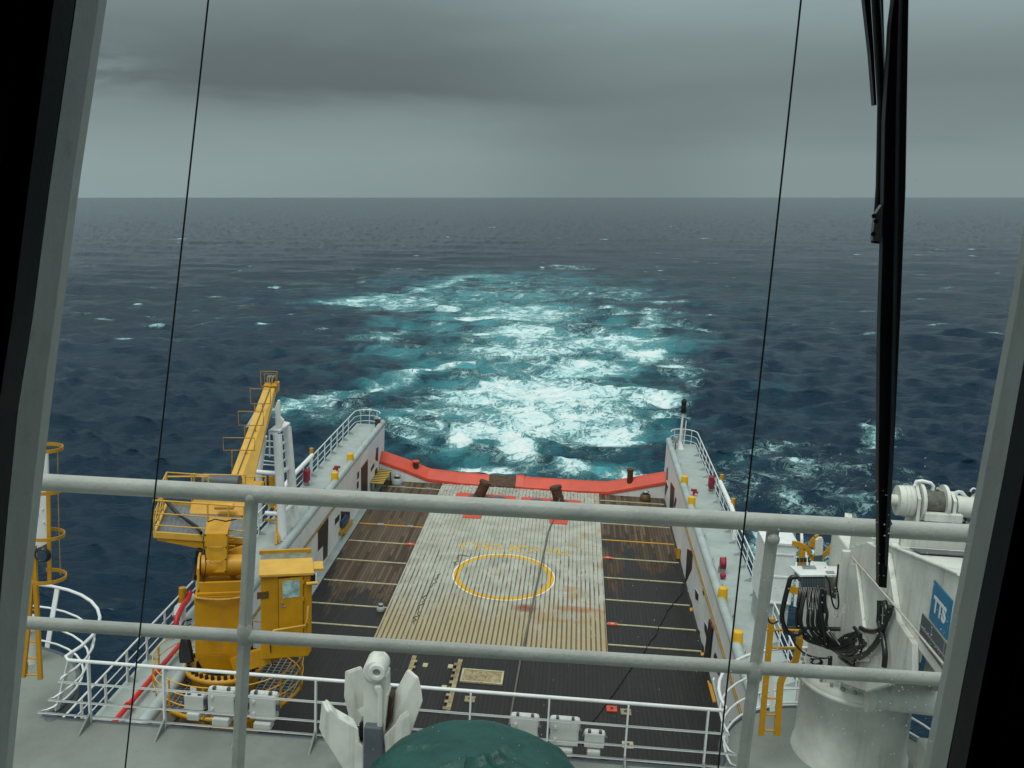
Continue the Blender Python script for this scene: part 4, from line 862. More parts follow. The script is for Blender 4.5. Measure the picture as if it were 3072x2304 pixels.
t = Thing('vent_pipe', 'white capped vent pipe on the rounded left deck end behind the yellow ladder', 'vent pipe', (q.x, q.y, ZD)); t.part('pipe', MB().cyl((q.x, q.y, ZD), (q.x, q.y, q.z), .1), 'white'); t.part('cap', MB().lathe((q.x, q.y, q.z), [(.14, -.1), (.15, .02), (.08, .12), (.001, .14)]), 'white')
# ------------------------------------------------------------------ white crane on the right
cw, cv = 4.42, 13.85
t = Thing('provision_crane', 'large white hose-draped crane on the right with a blue maker\'s sign on its boom', 'crane', (cw, cv, ZD))
t.part('pedestal', MB().lathe((cw, cv, 0), [(.83, ZD-.05), (.82, ZD+.06), (.79, ZD+.14), (.78, ZD+.3), (.78, 13.02), (.86, 13.04), (.86, 13.1), (.7, 13.12)], 48), 'cranewhite')
t.part('base_ring', MB().lathe((cw, cv, 0), [(.84, 13.1), (.84, 13.2), (.74, 13.21)], 48), 'cranewhite')
b = MB()
for i in range(30): a = 2*math.pi*i/30; q = Vector((cw+.79*math.cos(a), cv+.79*math.sin(a), 13.2)); b.cyl(q, q+Vector((0, 0, .05)), .024, n=8)
t.part('bolt_ring', b, 'galv')
t.part('column', MB().lathe((cw, cv, 0), [(.74, 13.2), (.72, 14.1), (.66, 14.4)], 40), 'cranewhite')
b = MB()
for a in (200, 218, 236, 254, 272, 290): 
    u = Vector((math.cos(R(a)), math.sin(R(a)), 0)); s_ = Vector((-u.y, u.x, 0))*.012
    b.prism([Vector((cw, cv, 13.2))+u*.7-s_, Vector((cw, cv, 13.2))+u*.79-s_, Vector((cw, cv, 13.42))+u*.7-s_], s_*2)
t.part('gusset', b, 'cranewhite')
w4 = lambda u, v, x: P(u, v, x=x)
for x in (3.93, 5.1): 
    pts = [P(u, v, x=3.93) for u, v in ((2552,1640), (2600,1625), (2660,1660), (2690,1860), (2737,1930), (2737,2030), (2600,2075), (2500,2040), (2530,1900), (2545,1700))]
    t.part('side_plate', MB().prism([Vector((x, p.y, p.z)) for p in pts], (.07, 0, 0)), 'cranewhite', bevel=.012)
pA = P(2548,1640,x=3.93); pB = P(2530,1960,x=3.93)
t.part('body', MB().box(4.0, 5.1, 13.35, 14.55, 13.6, 15.1), 'cranewhite', bevel=.03)
t.part('edge_flange', MB().box(3.86, 5.0, pA.y+.02, pA.y+.1, 14.2, 15.15), 'cranewhite', bevel=.01)
t.part('side_box', MB().box(3.62, 3.93, 13.9, 14.4, 13.6, 14.6), 'cranewhite', bevel=.02)
t.part('stiffener', MB().prism([P(2552,1690,x=3.88), P(2568,1690,x=3.88), P(2600,1985,x=3.88), P(2560,1985,x=3.88)], (.05, 0, 0)), 'cranewhite', bevel=.015)
# boom, lying towards the bridge
bt = [P(2740,1915,x=4.0), P(2556,1690,x=4.0)]
yb0 = 13.6
b = MB(); b.prism([(4.0, yb0, 15.06), (4.0, 7.2, 15.10), (4.0, 7.2, 16.55), (4.0, 9.82, 16.28), (4.0, 12.46, 15.66), (4.0, yb0, 15.42)], (1.15, 0, 0))
bo = t.part('boom', b, 'cranewhite', bevel=.012)
b = MB(); b.box(4.0, 5.15, 11.6, 11.68, 15.9, 16.12); b.box(4.02, 5.13, 11.68, 12.0, 15.75, 15.8); b.prism([(5.15, 11.7, 15.85), (5.15, 10.6, 16.1), (5.15, 10.6, 16.35), (5.15, 11.7, 16.12)], (.06, 0, 0)); t.part('boom_trough', b, 'cranewhite', parent=bo)
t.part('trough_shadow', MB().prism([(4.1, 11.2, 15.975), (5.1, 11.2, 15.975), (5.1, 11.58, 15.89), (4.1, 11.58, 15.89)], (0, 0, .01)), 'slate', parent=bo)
b = MB(); b.tube([(3.98, 12.5, 15.66), (3.98, 9.8, 16.29)], .02, 8); t.part('boom_edge', b, 'cranewhite', parent=bo)
sg_ = t.part('sign', MB().box(3.985, 3.999, 9.885, 10.42, 15.54, 15.97), 'blue')
def text(s, size, name, mat, par, th, mtx, ext=.002, off=.008):
    cu = bpy.data.curves.new(name, 'FONT'); cu.body = s; cu.size = size; cu.extrude = ext; cu.offset = off; cu.align_x = 'CENTER'; cu.align_y = 'CENTER'; cu.space_character = .92
    o = bpy.data.objects.new(name, cu); COL.objects.link(o); bpy.context.view_layer.update()
    me = bpy.data.meshes.new_from_object(o.evaluated_get(bpy.context.evaluated_depsgraph_get())); bpy.data.objects.remove(o)
    me.transform(Matrix.Translation(-th.base) @ mtx); me.materials.clear(); me.materials.append(M[mat]); me.name = name
    q = bpy.data.objects.new(name, me); COL.objects.link(q); q.parent = par; return q
text('TTS', .23, 'lettering', 'whiter', sg_, t, Matrix(((0,0,-1,3.983), (-1,0,0,10.16), (0,1,0,15.74), (0,0,0,1))))
pl = t.part('capacity_plate', MB().box(3.985, 3.999, 9.2, 10.62, 15.22, 15.50), 'slate')
b = MB(); b.box(3.978, 3.985, 9.2, 10.62, 15.355, 15.375); [b.box(3.978, 3.985, y, y+.012, 15.22, 15.5) for y in (10.28, 9.9)]; t.part('rule', b, 'galv', parent=pl)
b = MB(); b.tube([P(2557,1672,x=3.9), P(2700,1835,x=3.9), P(2870,2040,x=3.9), P(2980,2170,x=3.9)], .014, 8); t.part('hoist_wire', b, 'palerope')
t.part('luffing_cylinder', MB().cyl((4.35, 13.0, 13.28), (6.6, 12.9, 13.24), .20), 'cranewhite'); t.part('cylinder_end', MB().cyl((4.28, 13.0, 13.28), (4.36, 13.0, 13.28), .25), 'cranewhite')
# winch on the back of the crane
c5 = lambda x, y, yy=15.6: P(2550+x/3.19, 1380+y/3.19, y=yy)
wn = t.part('winch_frame', MB().box(c5(655,500).x, c5(1015,500).x, 15.3, 15.4, c5(800,535).z, c5(800,458).z), 'cranewhite', bevel=.01)
dA, dB = c5(680,400), c5(905,420); dB.z = dA.z; dB.y = dA.y
t.part('drum', MB().cyl(dA, dB, .20, n=32), 'rope', parent=wn)
for q in (dA, dB): t.part('drum_flange', MB().cyl(q+Vector((-.05, 0, 0)), q+Vector((.0, 0, 0)), .29, n=36), 'cranewhite', parent=wn)
mA = c5(440,420); mA.y = dA.y; mA.z = dA.z
t.part('gearbox', MB().cyl(mA, mA.lerp(dA, .62), .235, n=32), 'cranewhite', parent=wn); b = MB(); [b.cyl(mA.lerp(dA, f), mA.lerp(dA, f+.03), .25, n=32) for f in (.25, .42, .58)]; t.part('gear_rib', b, 'cranewhite', parent=wn)
t.part('motor', MB().cyl(mA+Vector((-.16, 0, 0)), mA, .09), 'cranewhite', parent=wn)
t.part('winch_cheek', MB().prism([dA+Vector((-.12, -.28, -.95)), dA+Vector((-.12, .3, -.95)), dA+Vector((-.12, .25, .1)), dA+Vector((-.12, 0, .26)), dA+Vector((-.12, -.2, .1))], (.05, 0, 0)), 'cranewhite'); t.part('winch_cheek', MB().prism([dB+Vector((.06, -.28, -.95)), dB+Vector((.06, .3, -.95)), dB+Vector((.06, .25, .1)), dB+Vector((.06, 0, .2)), dB+Vector((.06, -.2, .1))], (.05, 0, 0)), 'cranewhite')
t.part('lower_drum', MB().cyl(dA+Vector((0, 0, -.5)), dB+Vector((0, 0, -.5)), .17, n=24), 'rope')
t.part('lifting_bow', MB().tube([c5(620,250), c5(635,205), c5(690,200), c5(775,222), c5(798,250), c5(790,290)], .028, 10), 'whiter')
t.part('winch_bed', MB().box(dA.x-.2, dB.x+.4, 14.4, 15.9, dA.z-1.05, dA.z-.92), 'cranewhite')
b = MB(); b.tube([c5(830,270), c5(880,300), c5(960,450), c5(1060,560), c5(1180,640)], .022, 8); t.part('hoist_wire', b, 'palerope')
b = MB(); q = c5(1000,440); b.cyl(q, q+Vector((.9, 0, 0)), .17, n=24); b.cyl(q+Vector((.3, 0, 0)), q+Vector((.36, 0, 0)), .21, n=24); t.part('motor', b, 'cranewhite')
b = MB(); q = c5(1140,330); b.tube([q+Vector((0, 0, .05)), q+Vector((.02, 0, -.15)), q+Vector((0, 0, -.35)), q+Vector((-.02, 0, -.5))], .025, 8); t.part('hose', b, 'hose')
for k in range(4): t.part('hose', MB().tube([c5(985+k*8,345), c5(1000+k*14,310-k*5), c5(1040+k*12,305), c5(1080+k*10,330+k*6)], .018, 6), 'whiter')
t.part('handle', MB().tube([c5(1145,330), c5(1160,285), c5(1180,270), c5(1215,280), c5(1200,330)], .014, 6), 'whiter')
# control stand with its hoses
def c7(x, y, yy=13.6):
    p = P(2250+x/3.318, 1500+y/3.318, y=yy)
    return P(2250+x/3.318, 1500+y/3.318, x=3.87) if (p.x > 3.87 and yy < 13.6) else p
top = [c7(395,655,13.95), c7(865,660,13.95), c7(870,745,13.5), c7(500,748,13.5)]
cs = t.part('control_panel', MB().prism(top, (0, 0, -.025)), 'whiter')
for q in (((515,658), (645,658), (662,690), (525,690)), ((752,712), (830,712), (845,735), (762,735))): t.part('label_plate', MB().prism([c7(x, y, 13.95-(y-655)/90*.45)+Vector((0, 0, .004)) for x, y in q], (0, 0, .006)), 'galv', parent=cs)
b = MB(); [b.cyl(c7(x, 655, 14.0), c7(x, 575, 14.0), .012, n=6) for x in (477, 515, 550, 590)]; b2 = MB(); [b2.cyl(c7(x, 615, 14.0), c7(x, 575, 14.0), .022, n=8) for x in (477, 515, 550, 590)]
t.part('lever', b, 'galv', parent=cs); t.part('lever_knob', b2, 'black', parent=cs)
b = MB(); p, q = c7(490,760,13.55), c7(720,830,13.55); b.box(p.x, q.x, 13.55, 13.85, q.z, p.z); [b.cyl(c7(x,770,13.53), c7(x,880,13.53), .022, n=8) for x in range(520, 730, 26)]; t.part('valve_block', b, 'slate')
t.part('stand_post', MB().bar(c7(740,770,13.8), c7(760,1420,13.8), .09, .09), 'cranewhite')
t.part('hose_rail', MB().tube([c7(340,1275,13.4), c7(900,1285,13.4)], .03, 8), 'hose')
hr = random.Random(12)
for k in range(15):
    x0_ = 500+k*17; e = 1060+hr.uniform(-30, 60); ey = 1310+k*18+hr.uniform(-12, 12); bl = hr.uniform(-35, 25)
    pts = [c7(x0_, 870, 13.5), c7(x0_-15+bl*.3, 960, 13.42), c7(x0_-40+bl+k*4, 1120, 13.36-.012*k), c7(x0_-25+bl+k*3, 1270, 13.3-.01*k), c7(x0_+70+k*8, 1400+k*6, 13.26-.012*k), c7(800+k*6, 1440+k*7, 13.2-.012*k), c7(940+k*5, ey+40, 13.2-.008*k), c7(e, ey, 13.25)]
    sm = []
    for i in range(len(pts)-1):
        p0 = pts[max(i-1, 0)]; p1 = pts[i]; p2 = pts[i+1]; p3 = pts[min(i+2, len(pts)-1)]
        for s in range(4):
            f = s/4; sm.append(.5*((2*p1)+(p2-p0)*f+(2*p0-5*p1+4*p2-p3)*f*f+(3*p1-p0-3*p2+p3)*f**3))
    sm.append(pts[-1]); t.part('hose', MB().tube(sm, .019+.004*hr.random(), 8), 'hose')
def smooth(pts, n=5):
    sm = []
    for i in range(len(pts)-1):
        p0 = pts[max(i-1, 0)]; p1 = pts[i]; p2 = pts[i+1]; p3 = pts[min(i+2, len(pts)-1)]
        for s in range(n):
            f = s/n; sm.append(.5*((2*p1)+(p2-p0)*f+(2*p0-5*p1+4*p2-p3)*f*f+(3*p1-p0-3*p2+p3)*f**3))
    return sm+[pts[-1]]
for r_, q in ((.034, ((480,765),(410,775),(385,840),(340,1020),(318,1150),(335,1250),(380,1320),(470,1335),(520,1300))), (.026, ((720,880),(705,1000),(715,1140),(735,1260),(755,1400),(770,1480))), (.030, ((745,890),(740,1000),(750,1120))),
              (.012, ((750,755),(790,820),(805,940),(830,1050),(865,1085),(882,1040),(875,930),(860,850),(870,740),(880,640))), (.035, ((1085,1570),(1180,1510),(1270,1400),(1340,1240),(1390,1120),(1405,1060))),
              (.034, ((1340,1010),(1355,1100),(1345,1230),(1310,1290))), (.034, ((1292,1000),(1290,1120),(1285,1220),(1310,1300),(1335,1430),(1345,1560),(1335,1660))), (.034, ((1105,1275),(1160,1300),(1230,1310),(1290,1295))),
              (.013, ((400,1330),(440,1420),(520,1510),(620,1560),(740,1575),(800,1560))), (.022, ((890,1560),(950,1610),(1030,1660),(1140,1700))), (.015, ((1050,1580),(1035,1640),(1000,1700))), (.030, ((800,1560),(795,1640),(780,1700))), (.013, ((175,1165),(195,1215),(235,1228),(280,1205)))):
    t.part('hose', MB().tube(smooth([c7(x, y, 13.05) for x, y in q]), r_, 8), 'hose')
b = MB(); [b.tube([c7(1040+k*18, 1270+k*26, 13.22), c7(1075+k*6, 1310+k*26, 13.0), c7(1110-k*2, 1350+k*26, 13.15)], .026, 8) for k in range(7)]; t.part('hose_coupling', b, 'hose')
b = MB(); b.tube([c7(855,870,13.2), c7(885,960,13.2), c7(850,1100,13.2), c7(840,1250,13.2), c7(830,1345,13.2)], .007, 6); b.tube([c7(860,1120,13.2), c7(850,1240,13.2), c7(845,1350,13.2)], .007, 6); t.part('cord', b, 'whiter')
cl = c7(650,1600,13.0); b = MB(); [b.tube([cl+Vector((.07*math.cos(R(a))+.01*k, -.02*k, .05*math.sin(R(a)))) for a in range(0, 360, 30)], .009, 6, closed=True) for k in range(3)]; t.part('cable_coil', b, 'hose')
# yellow hoop guards and white posts beside the crane
t = Thing('yellow_hoop_guard', 'curved yellow hoop guard rail behind the crane control panel', 'guard rail', c7(520,640,17))
def fl7(pts, w, yy): return strap([c7(x, y, yy) for x, y in pts], w, .04)
b = fl7([(420,430), (480,440), (540,465), (585,500), (600,535), (590,555)], .09, 17.5); b2 = fl7([(520,480), (515,640), (510,700)], .11, 17.5); b3 = fl7([(590,555), (640,590), (690,575), (760,530), (830,440), (880,370)], .085, 17.5); b4 = fl7([(615,465), (620,425), (650,380), (690,366)], .1, 17.5)
t.part('hoop', b, 'yellow'); t.part('post', b2, 'yellow'); t.part('hoop', b3, 'yellow'); t.part('hoop', b4, 'yellow'); t.part('lower_band', fl7([(380,875), (430,895), (500,910)], .13, 17.5), 'yellow')
t = Thing('white_post', 'white flat-topped steel post between the yellow hoops', 'post', c7(690,760,17.3))
t.part('blade', MB().prism([c7(x, y, 17.3) for x, y in ((655,400), (690,375), (720,375), (732,400), (725,550), (645,560))], (0, .06, 0)), 'cranewhite', bevel=.01); t.part('shaft', MB().prism([c7(x, y, 17.3) for x, y in ((645,555), (725,550), (700,800), (630,800))], (0, .06, 0)), 'slate'); t.part('lower_shaft', MB().bar(c7(665,790,17.33), Vector((c7(665,790,17.33).x, 17.33, 3.3)), .25, .06), 'cranewhite')
q = c7(850,480,15)
t = Thing('crane_bracket', 'round-cornered white lug plate left of the crane top', 'lug plate', c7(850,620,15)); t.part('plate', MB().prism([c7(x, y, 15) for x, y in ((805,530), (820,440), (870,385), (930,380), (935,620), (805,620))], (0, .05, 0)), 'cranewhite', bevel=.01); t.part('pin', MB().cyl(c7(908,425,14.98), c7(908,425,14.9), .05), 'galv'); t.part('strut', MB().bar(c7(900,600,15.03), (4.2, 14.5, 15.3), .1, .08), 'cranewhite')
b = MB(); b.prism([c7(x, y, 14.8) for x, y in ((805,620), (840,570), (880,560), (880,640))], (0, .05, 0))
single('box_plate', MB().box(5.0, 5.6, 12.3, 12.9, ZD, 12.75), 'cranewhite', 'small white steel box at the foot of the white crane, against the right window frame', 'box', (5.3, 12.6, ZD), bevel=.02)
# ------------------------------------------------------------------ grey guard rail right outside the window
def nr(u, v): return P(u, v, y=2.4)
t = Thing('guard_rail', 'thick grey two-bar pipe guard rail close outside the bridge window', 'guard rail', (0, 2.4, 17.87))
def ext(p, q, e): d = (q-p).normalized()*e; return [p-d, p, q, q+d]
t.part('rail', MB().tube(ext(nr(130,1447), nr(2900,1600), 1.2), .0222, 24), 'pipe'); t.part('rail', MB().tube(ext(nr(80,1868), nr(2820,2038), 1.2), .0172, 20), 'pipe')
for (a, b_) in (((757,1478), (712,2340)), ((2318,1602), (2222,2340))):
    p, q = nr(*a), nr(*b_); d = (q-p)/(q-p).length; q = q+d*(q.z-17.87)/-d.z
    t.part('post', MB().bar(p+Vector((0,0,.012)), q, .026, .026, up=(.62, 1, 0)), 'pipe', bevel=.004)
    t.part('weld', MB().ball(p+Vector((0, -.010, -.010)), .0165, 8), 'pipe')
    f_ = (p.z-nr(1450,1953).z)/(p.z-q.z); w2 = p.lerp(q, f_); t.part('weld', MB().lathe(w2+Vector((0, -.002, -.03)), [(.012, 0), (.019, .012), (.0205, .03), (.019, .048), (.012, .06)], 16), 'pipe')
pc = nr(2640,1562); t.part('chipped_patch', MB().prism([nr(2616,1560)+Vector((0,-.0222,.006)), nr(2632,1558)+Vector((0,-.0215,.010)), nr(2662,1562)+Vector((0,-.0212,.011)), nr(2668,1570)+Vector((0,-.0222,.006)), nr(2652,1580)+Vector((0,-.0229,.0)), nr(2638,1572)+Vector((0,-.0228,.002))], (0, -.0006, 0)), 'slate')
# ------------------------------------------------------------------ wheelhouse with its window
LA = [(330,-60), (243,520), (172,1060), (125,1463), (78,1892), (34,2340)]
LB = [(238,-60), (147,577), (99,948), (54,1231), (24,1530), (-45,2340)]
RA = [(3150,180), (3074,667), (3034,900), (2908,1574), (2822,2032), (2760,2340)]
RB = [(3270,180), (3120,800), (3060,1150), (3010,1430), (2900,1985), (2832,2340)]
YA, YB = .90, .845
wh = Thing('wheelhouse', 'dark wood-lined wheelhouse interior with a grey-framed window looking out over the stern', 'wheelhouse', (0, 0, 17.9))
def fit(L, y):      # straight frame edges through the surveyed points
    p = [P(u, v, y=y) for u, v in L]; return p
zlo, zhi = 19.34, 20.32
win = None
for sd, A_, B_, s in (('left', LA, LB, -1), ('right', RA, RB, 1)):
    a = fit(A_, YA); bb = fit(B_, YB)
    for q_ in (a, bb):
        q_[0] = q_[0]+(q_[0]-q_[1])*max(0, (zhi+.04-q_[0].z)/(q_[0].z-q_[1].z)); q_[-1] = q_[-1]+(q_[-1]-q_[-2])*max(0, (q_[-1].z-zlo+.04)/(q_[-2].z-q_[-1].z))
    o = Vector((s*.10, 0, 0)); b = MB(); n = len(a); vs = a+bb+[p+o for p in a]+[p+o for p in bb]; fs = []
    for i in range(n-1): fs += [(i, i+1, n+i+1, n+i), (i, 2*n+i, 2*n+i+1, i+1), (n+i, n+i+1, 3*n+i+1, 3*n+i)]
    b.add(vs, fs)
    if win is None: win = wh.part('window', b, 'reveal')
    else: wh.part('window', b, 'reveal')
    g0 = [P(u+s*2, v, y=YB-.002) for u, v in B_]; g0[0] = bb[0]+Vector((s*.001, -.002, 0)); g0[-1] = bb[-1]+Vector((s*.001, -.002, 0))
    wh.part('gasket', MB().prism([*g0]+[p+Vector((s*.12, 0, 0)) for p in g0[::-1]], (s*.004, -.025, 0)), 'black', parent=win)
    wl = [p+Vector((s*.05, -.03, 0)) for p in g0]
    wh.part('seam', MB().tube([p+Vector((s*.030, -.026, 0)) for p in g0], .0012, 6), 'olive', parent=win)
    wh.part('trim', MB().prism([*wl]+[Vector((s*1.0, p.y, p.z)) for p in wl[::-1]], (s*.01, -.03, 0)), 'woodpanel')
    far_ = [p+o*.8 for p in a]
    wh.part('wall', MB().prism([Vector((p.x, YA-.04, p.z)) for p in far_]+[Vector((s*3, YA-.04, p.z)) for p in far_[::-1]], (0, .038, 0)), 'reveal')
wh.part('wall', MB().box(-3, 3, YB-.02, YA-.003, 17.5, zlo-.02), 'reveal'); wh.part('wall', MB().box(-3, 3, YB-.02, YA-.003, zhi+.02, 21.6), 'reveal')
wh.part('ceiling', MB().box(-3, 3, -3, YB-.021, 21.4, 21.5), 'woodpanel'); wh.part('eave', MB().box(-3, 3, YA, 1.55, 21.3, 21.4), 'reveal')
wh.part('back_wall', MB().box(-3, 3, -3.1, -3.0, 17.9, 21.4), 'woodpanel'); wh.part('floor', MB().box(-3, 3, -3, YB-.021, 17.8, 17.9), 'woodpanel')
for s in (-1, 1): wh.part('side_wall', MB().box(min(s*3, s*3.1), max(s*3, s*3.1), -3.1, YA, 17.5, 21.6), 'woodpanel')
wh.part('outer_ledge', MB().box(-3, 3, YA+.001, 2.55, 17.8, 17.87), 'deckgrey')
gl = wh.part('pane', MB().add([P(-60,2400,y=.885), P(3300,2400,y=.885), P(3450,-700,y=.885), P(-60,-700,y=.885)], [(0, 1, 2, 3)]), 'glass', parent=win)
b = MB(); dr = random.Random(21)
def drop(u, v, r):
    c = P(u, v, y=.887); n = 6
    b.add([c+Vector((0, r*.35, 0))]+[c+Vector((r*math.cos(R(a)), 0, r*math.sin(R(a)))) for a in range(0, 360, 45)], [(0, 1+i, 1+(i+1) % 8) for i in range(8)], True)
for i in range(520):
    u = dr.triangular(2150, 2960, 2760); v = dr.triangular(1300, 2304, 2000); drop(u, v, dr.choice((.0003,.0004,.0005,.0007)))
for i in range(110): drop(dr.uniform(900, 2700), dr.triangular(1500, 2304, 2304), dr.choice((.0003,.0004,.0005)))
for i in range(22): drop(2752+dr.uniform(-4, 6), 225+i*22+dr.uniform(-6, 6), dr.uniform(.0002, .00042))
wh.part('spray_droplets', b, 'drop', parent=win, kind='stuff')
# ------------------------------------------------------------------ two thin cables and the wiper outside the pane
for (a, b_), lab in ((((638,-120), (365,2400)), 'thin black cable stretched outside the window, left of the photo beside the yellow crane'), (((2416,-120), (2144,2400)), 'thin black cable stretched outside the window, crossing the right grey rail post')):
    p, q = P(*a, y=1.32), P(*b_, y=1.32); d = (q-p).normalized()
    p = p-d*((21.3-p.z)/-d.z if False else (21.3-p.z)/abs(d.z)); q = q+d*((q.z-17.87)/abs(d.z))
    wh.part('cable_bracket', MB().box(p.x-.02, p.x+.02, YA-.01, 1.36, 21.3, 21.33), 'reveal')
    single('window_cable', MB().tube([p, P(*a, y=1.32), P(*b_, y=1.32), q], .00125, 8), 'black', lab, 'cable', q, 'cables outside the window')
yw = .97
wp = lambda u, v, d=0: P(u, v, y=yw+d)
t = Thing('window_wiper', 'large black window wiper hanging down outside the right part of the pane', 'wiper', wp(2690, -200))
bl = t.part('blade', MB().prism([wp(2708,-900), wp(2681,0), wp(2672,72), wp(2655,361), (wp(2649,700)), wp(2640,1000), wp(2636,1400), wp(2637,1640), wp(2637,1762), wp(2661,1766), wp(2672,1560), wp(2686,1300), wp(2704,900), wp(2718,560), wp(2727,0), wp(2752,-900)], (0, .012, 0)), 'black', bevel=.001)
b = MB(); b.prism([wp(2724,-900,-.006), wp(2694,300,-.006), wp(2688,700,-.006), wp(2676,1300,-.006), wp(2658,1700,-.006), wp(2663,1700,-.006), wp(2682,1300,-.006), wp(2694,700,-.006), wp(2700,300,-.006), wp(2732,-900,-.006)], (0, .006, 0)); t.part('blade_edge', b, 'slate', parent=bl)
t.part('vertebra', MB().prism([wp(2674,62,.01), wp(2683,60,.01), wp(2660,520,.01), wp(2650,900,.01), wp(2640,1640,.01), wp(2632,1500,.01), wp(2640,900,.01), wp(2652,380,.01)], (0, .006, 0)), 'black', parent=bl)
t.part('arm', MB().tube([wp(2575,-900,.02), wp(2628,0,.02), wp(2646,310,.02), wp(2641,560,.02), wp(2632,690,.02), wp(2626,730,.02)], .0042, 10), 'black')
t.part('arm', MB().prism([wp(2506,-900,.025), wp(2593,0,.025), wp(2611,160,.025), wp(2623,315,.025), wp(2630,315,.025), wp(2622,160,.025), wp(2612,0,.025), wp(2540,-900,.025)], (0, .01, 0)), 'black')
t.part('arm', MB().tube([wp(2625,-900,.03), wp(2644,0,.03), wp(2648,150,.03), wp(2650,320,.03)], .0018, 8), 'black')
q = wp(2600,-900,.0); t.part('pivot_box', MB().box(q.x-.05, q.x+.07, YA, 1.02, q.z-.03, q.z+.06), 'black', bevel=.005)
t.part('clip', MB().prism([wp(2628,640), wp(2645,615), wp(2644,700), wp(2637,724), wp(2618,722), wp(2620,690)], (0, .008, 0)), 'galv', label='pale metal clip joining arm and blade')
b = MB(); [b.cyl(wp(u, v, -.002), wp(u, v, -.008), .0022, n=10) for u, v in ((2622,648), (2628,664), (2620,702))]; t.part('bolt', b, 'bolt')
# ------------------------------------------------------------------ the sea (world frame, water level z = 0)
crn = np.array(cr)
def W(u, v):
    r = crn @ np.array([(u-CX)/F, -(v-CY)/F, -1.0]); s = -HC/r[2]
    return r[:2]*s
NR, NC = 1150, 1250
ea = np.linspace(R(41), 0, NR+1)[:-1]
tanv = np.tan(ea); tanv[-1] = .0006; rad = HC/np.maximum(tanv, .0006)
rad = np.concatenate([[4.0, 14.0], rad[:], [60000.0]]); NRr = len(rad)
th = np.concatenate([np.linspace(-R(115), -R(33), 60)[:-1], np.linspace(-R(33), R(33), NC), np.linspace(R(33), R(115), 60)[1:]]); NT_ = len(th)
X = rad[:, None]*np.sin(th)[None, :]; Y = rad[:, None]*np.cos(th)[None, :]
X0, Y0 = X.ravel(), Y.ravel(); RR = np.repeat(rad, NT_)
dr_ = np.repeat(np.gradient(rad), NT_)                   # row spacing, to drop waves the grid cannot carry
Z = np.zeros_like(X0); DX = np.zeros_like(X0); DY = np.zeros_like(X0); J = np.zeros_like(X0)
wr = np.random.default_rng(5)
for i in range(104):
    lam = (1.5*(22/1.5)**(i/95) if i < 96 else 28+i%96*5)*wr.uniform(.9, 1.1); kk = 2*math.pi/lam
    ang = R(252)+wr.normal(0, .42); am = .0225*min(lam, 26)**.47*wr.uniform(.5, 1.3)
    fade = np.clip((lam/np.maximum(dr_, 1e-3)-2)/3, 0, 1); ph_ = kk*(X0*math.cos(ang)+Y0*math.sin(ang))+wr.uniform(0, 6.28)
    s, c = np.sin(ph_), np.cos(ph_); Z += am*s*fade; q = 1.0
    DX += q*am*c*math.cos(ang)*fade; DY += q*am*c*math.sin(ang)*fade; J += q*am*kk*s*fade
# wake: foam density and aerated water, laid out in metres on the water
FO = np.zeros_like(X0); AE = np.zeros_like(X0)
near = RR < 900
xn, yn = X0[near], Y0[near]
fo = np.zeros_like(xn); ae = np.zeros_like(xn)
lw = sum(np.sin(xn*math.cos(a)*k_+yn*math.sin(a)*k_+p_)*w_ for a, k_, p_, w_ in ((.3,.16,1,1), (1.9,.2,2,1), (2.7,.11,.5,1.2), (1.2,.31,4,.7), (.8,.47,3,.5), (2.2,.6,1.4,.4)))
lw2 = sum(np.sin(xn*math.cos(a)*k_+yn*math.sin(a)*k_+p_)*w_ for a, k_, p_, w_ in ((.9,.14,2,1), (2.4,.19,1,1), (.2,.12,3.5,1.2), (1.6,.33,2,.7), (2.9,.5,3,.5)))
wk = lambda x, y: (850+x/1.58, 700+y/1.58)
def blob(cx_, cy_, rx, ry, f, a, p=1.0):
    c = W(*wk(cx_, cy_)); l = W(*wk(cx_-rx, cy_)); t0, t1 = W(*wk(cx_, cy_-ry)), W(*wk(cx_, cy_+ry))
    sx = abs(c[0]-l[0]); sy = abs(t0[1]-t1[1])/2; yc_ = (t0[1]+t1[1])/2
    d = ((xn+lw*.55-c[0]-(yn-yc_)*c[0]/c[1])/sx)**2+((yn+lw2*.8-yc_)/sy)**2
    g = np.exp(-d**1.4*.9)
    fo[:] = np.maximum(fo, f*g)+.10*np.minimum(fo, f*g); np.maximum(ae, a*np.exp(-d*.62), out=ae)
def stroke(pts, w, f, a):
    q = [W(*wk(x, y)) for x, y in pts]
    for p0, p1 in zip(q, q[1:]):
        d = p1-p0; L2 = d@d; tt = np.clip(((xn-p0[0])*d[0]+(yn-p0[1])*d[1])/L2, 0, 1)
        dd = np.hypot(xn+lw*.5-p0[0]-tt*d[0], yn+lw2*.7-p0[1]-tt*d[1])/w
        np.maximum(fo, f*np.exp(-dd**2), out=fo); np.maximum(ae, a*np.exp(-(dd*.55)**2), out=ae)
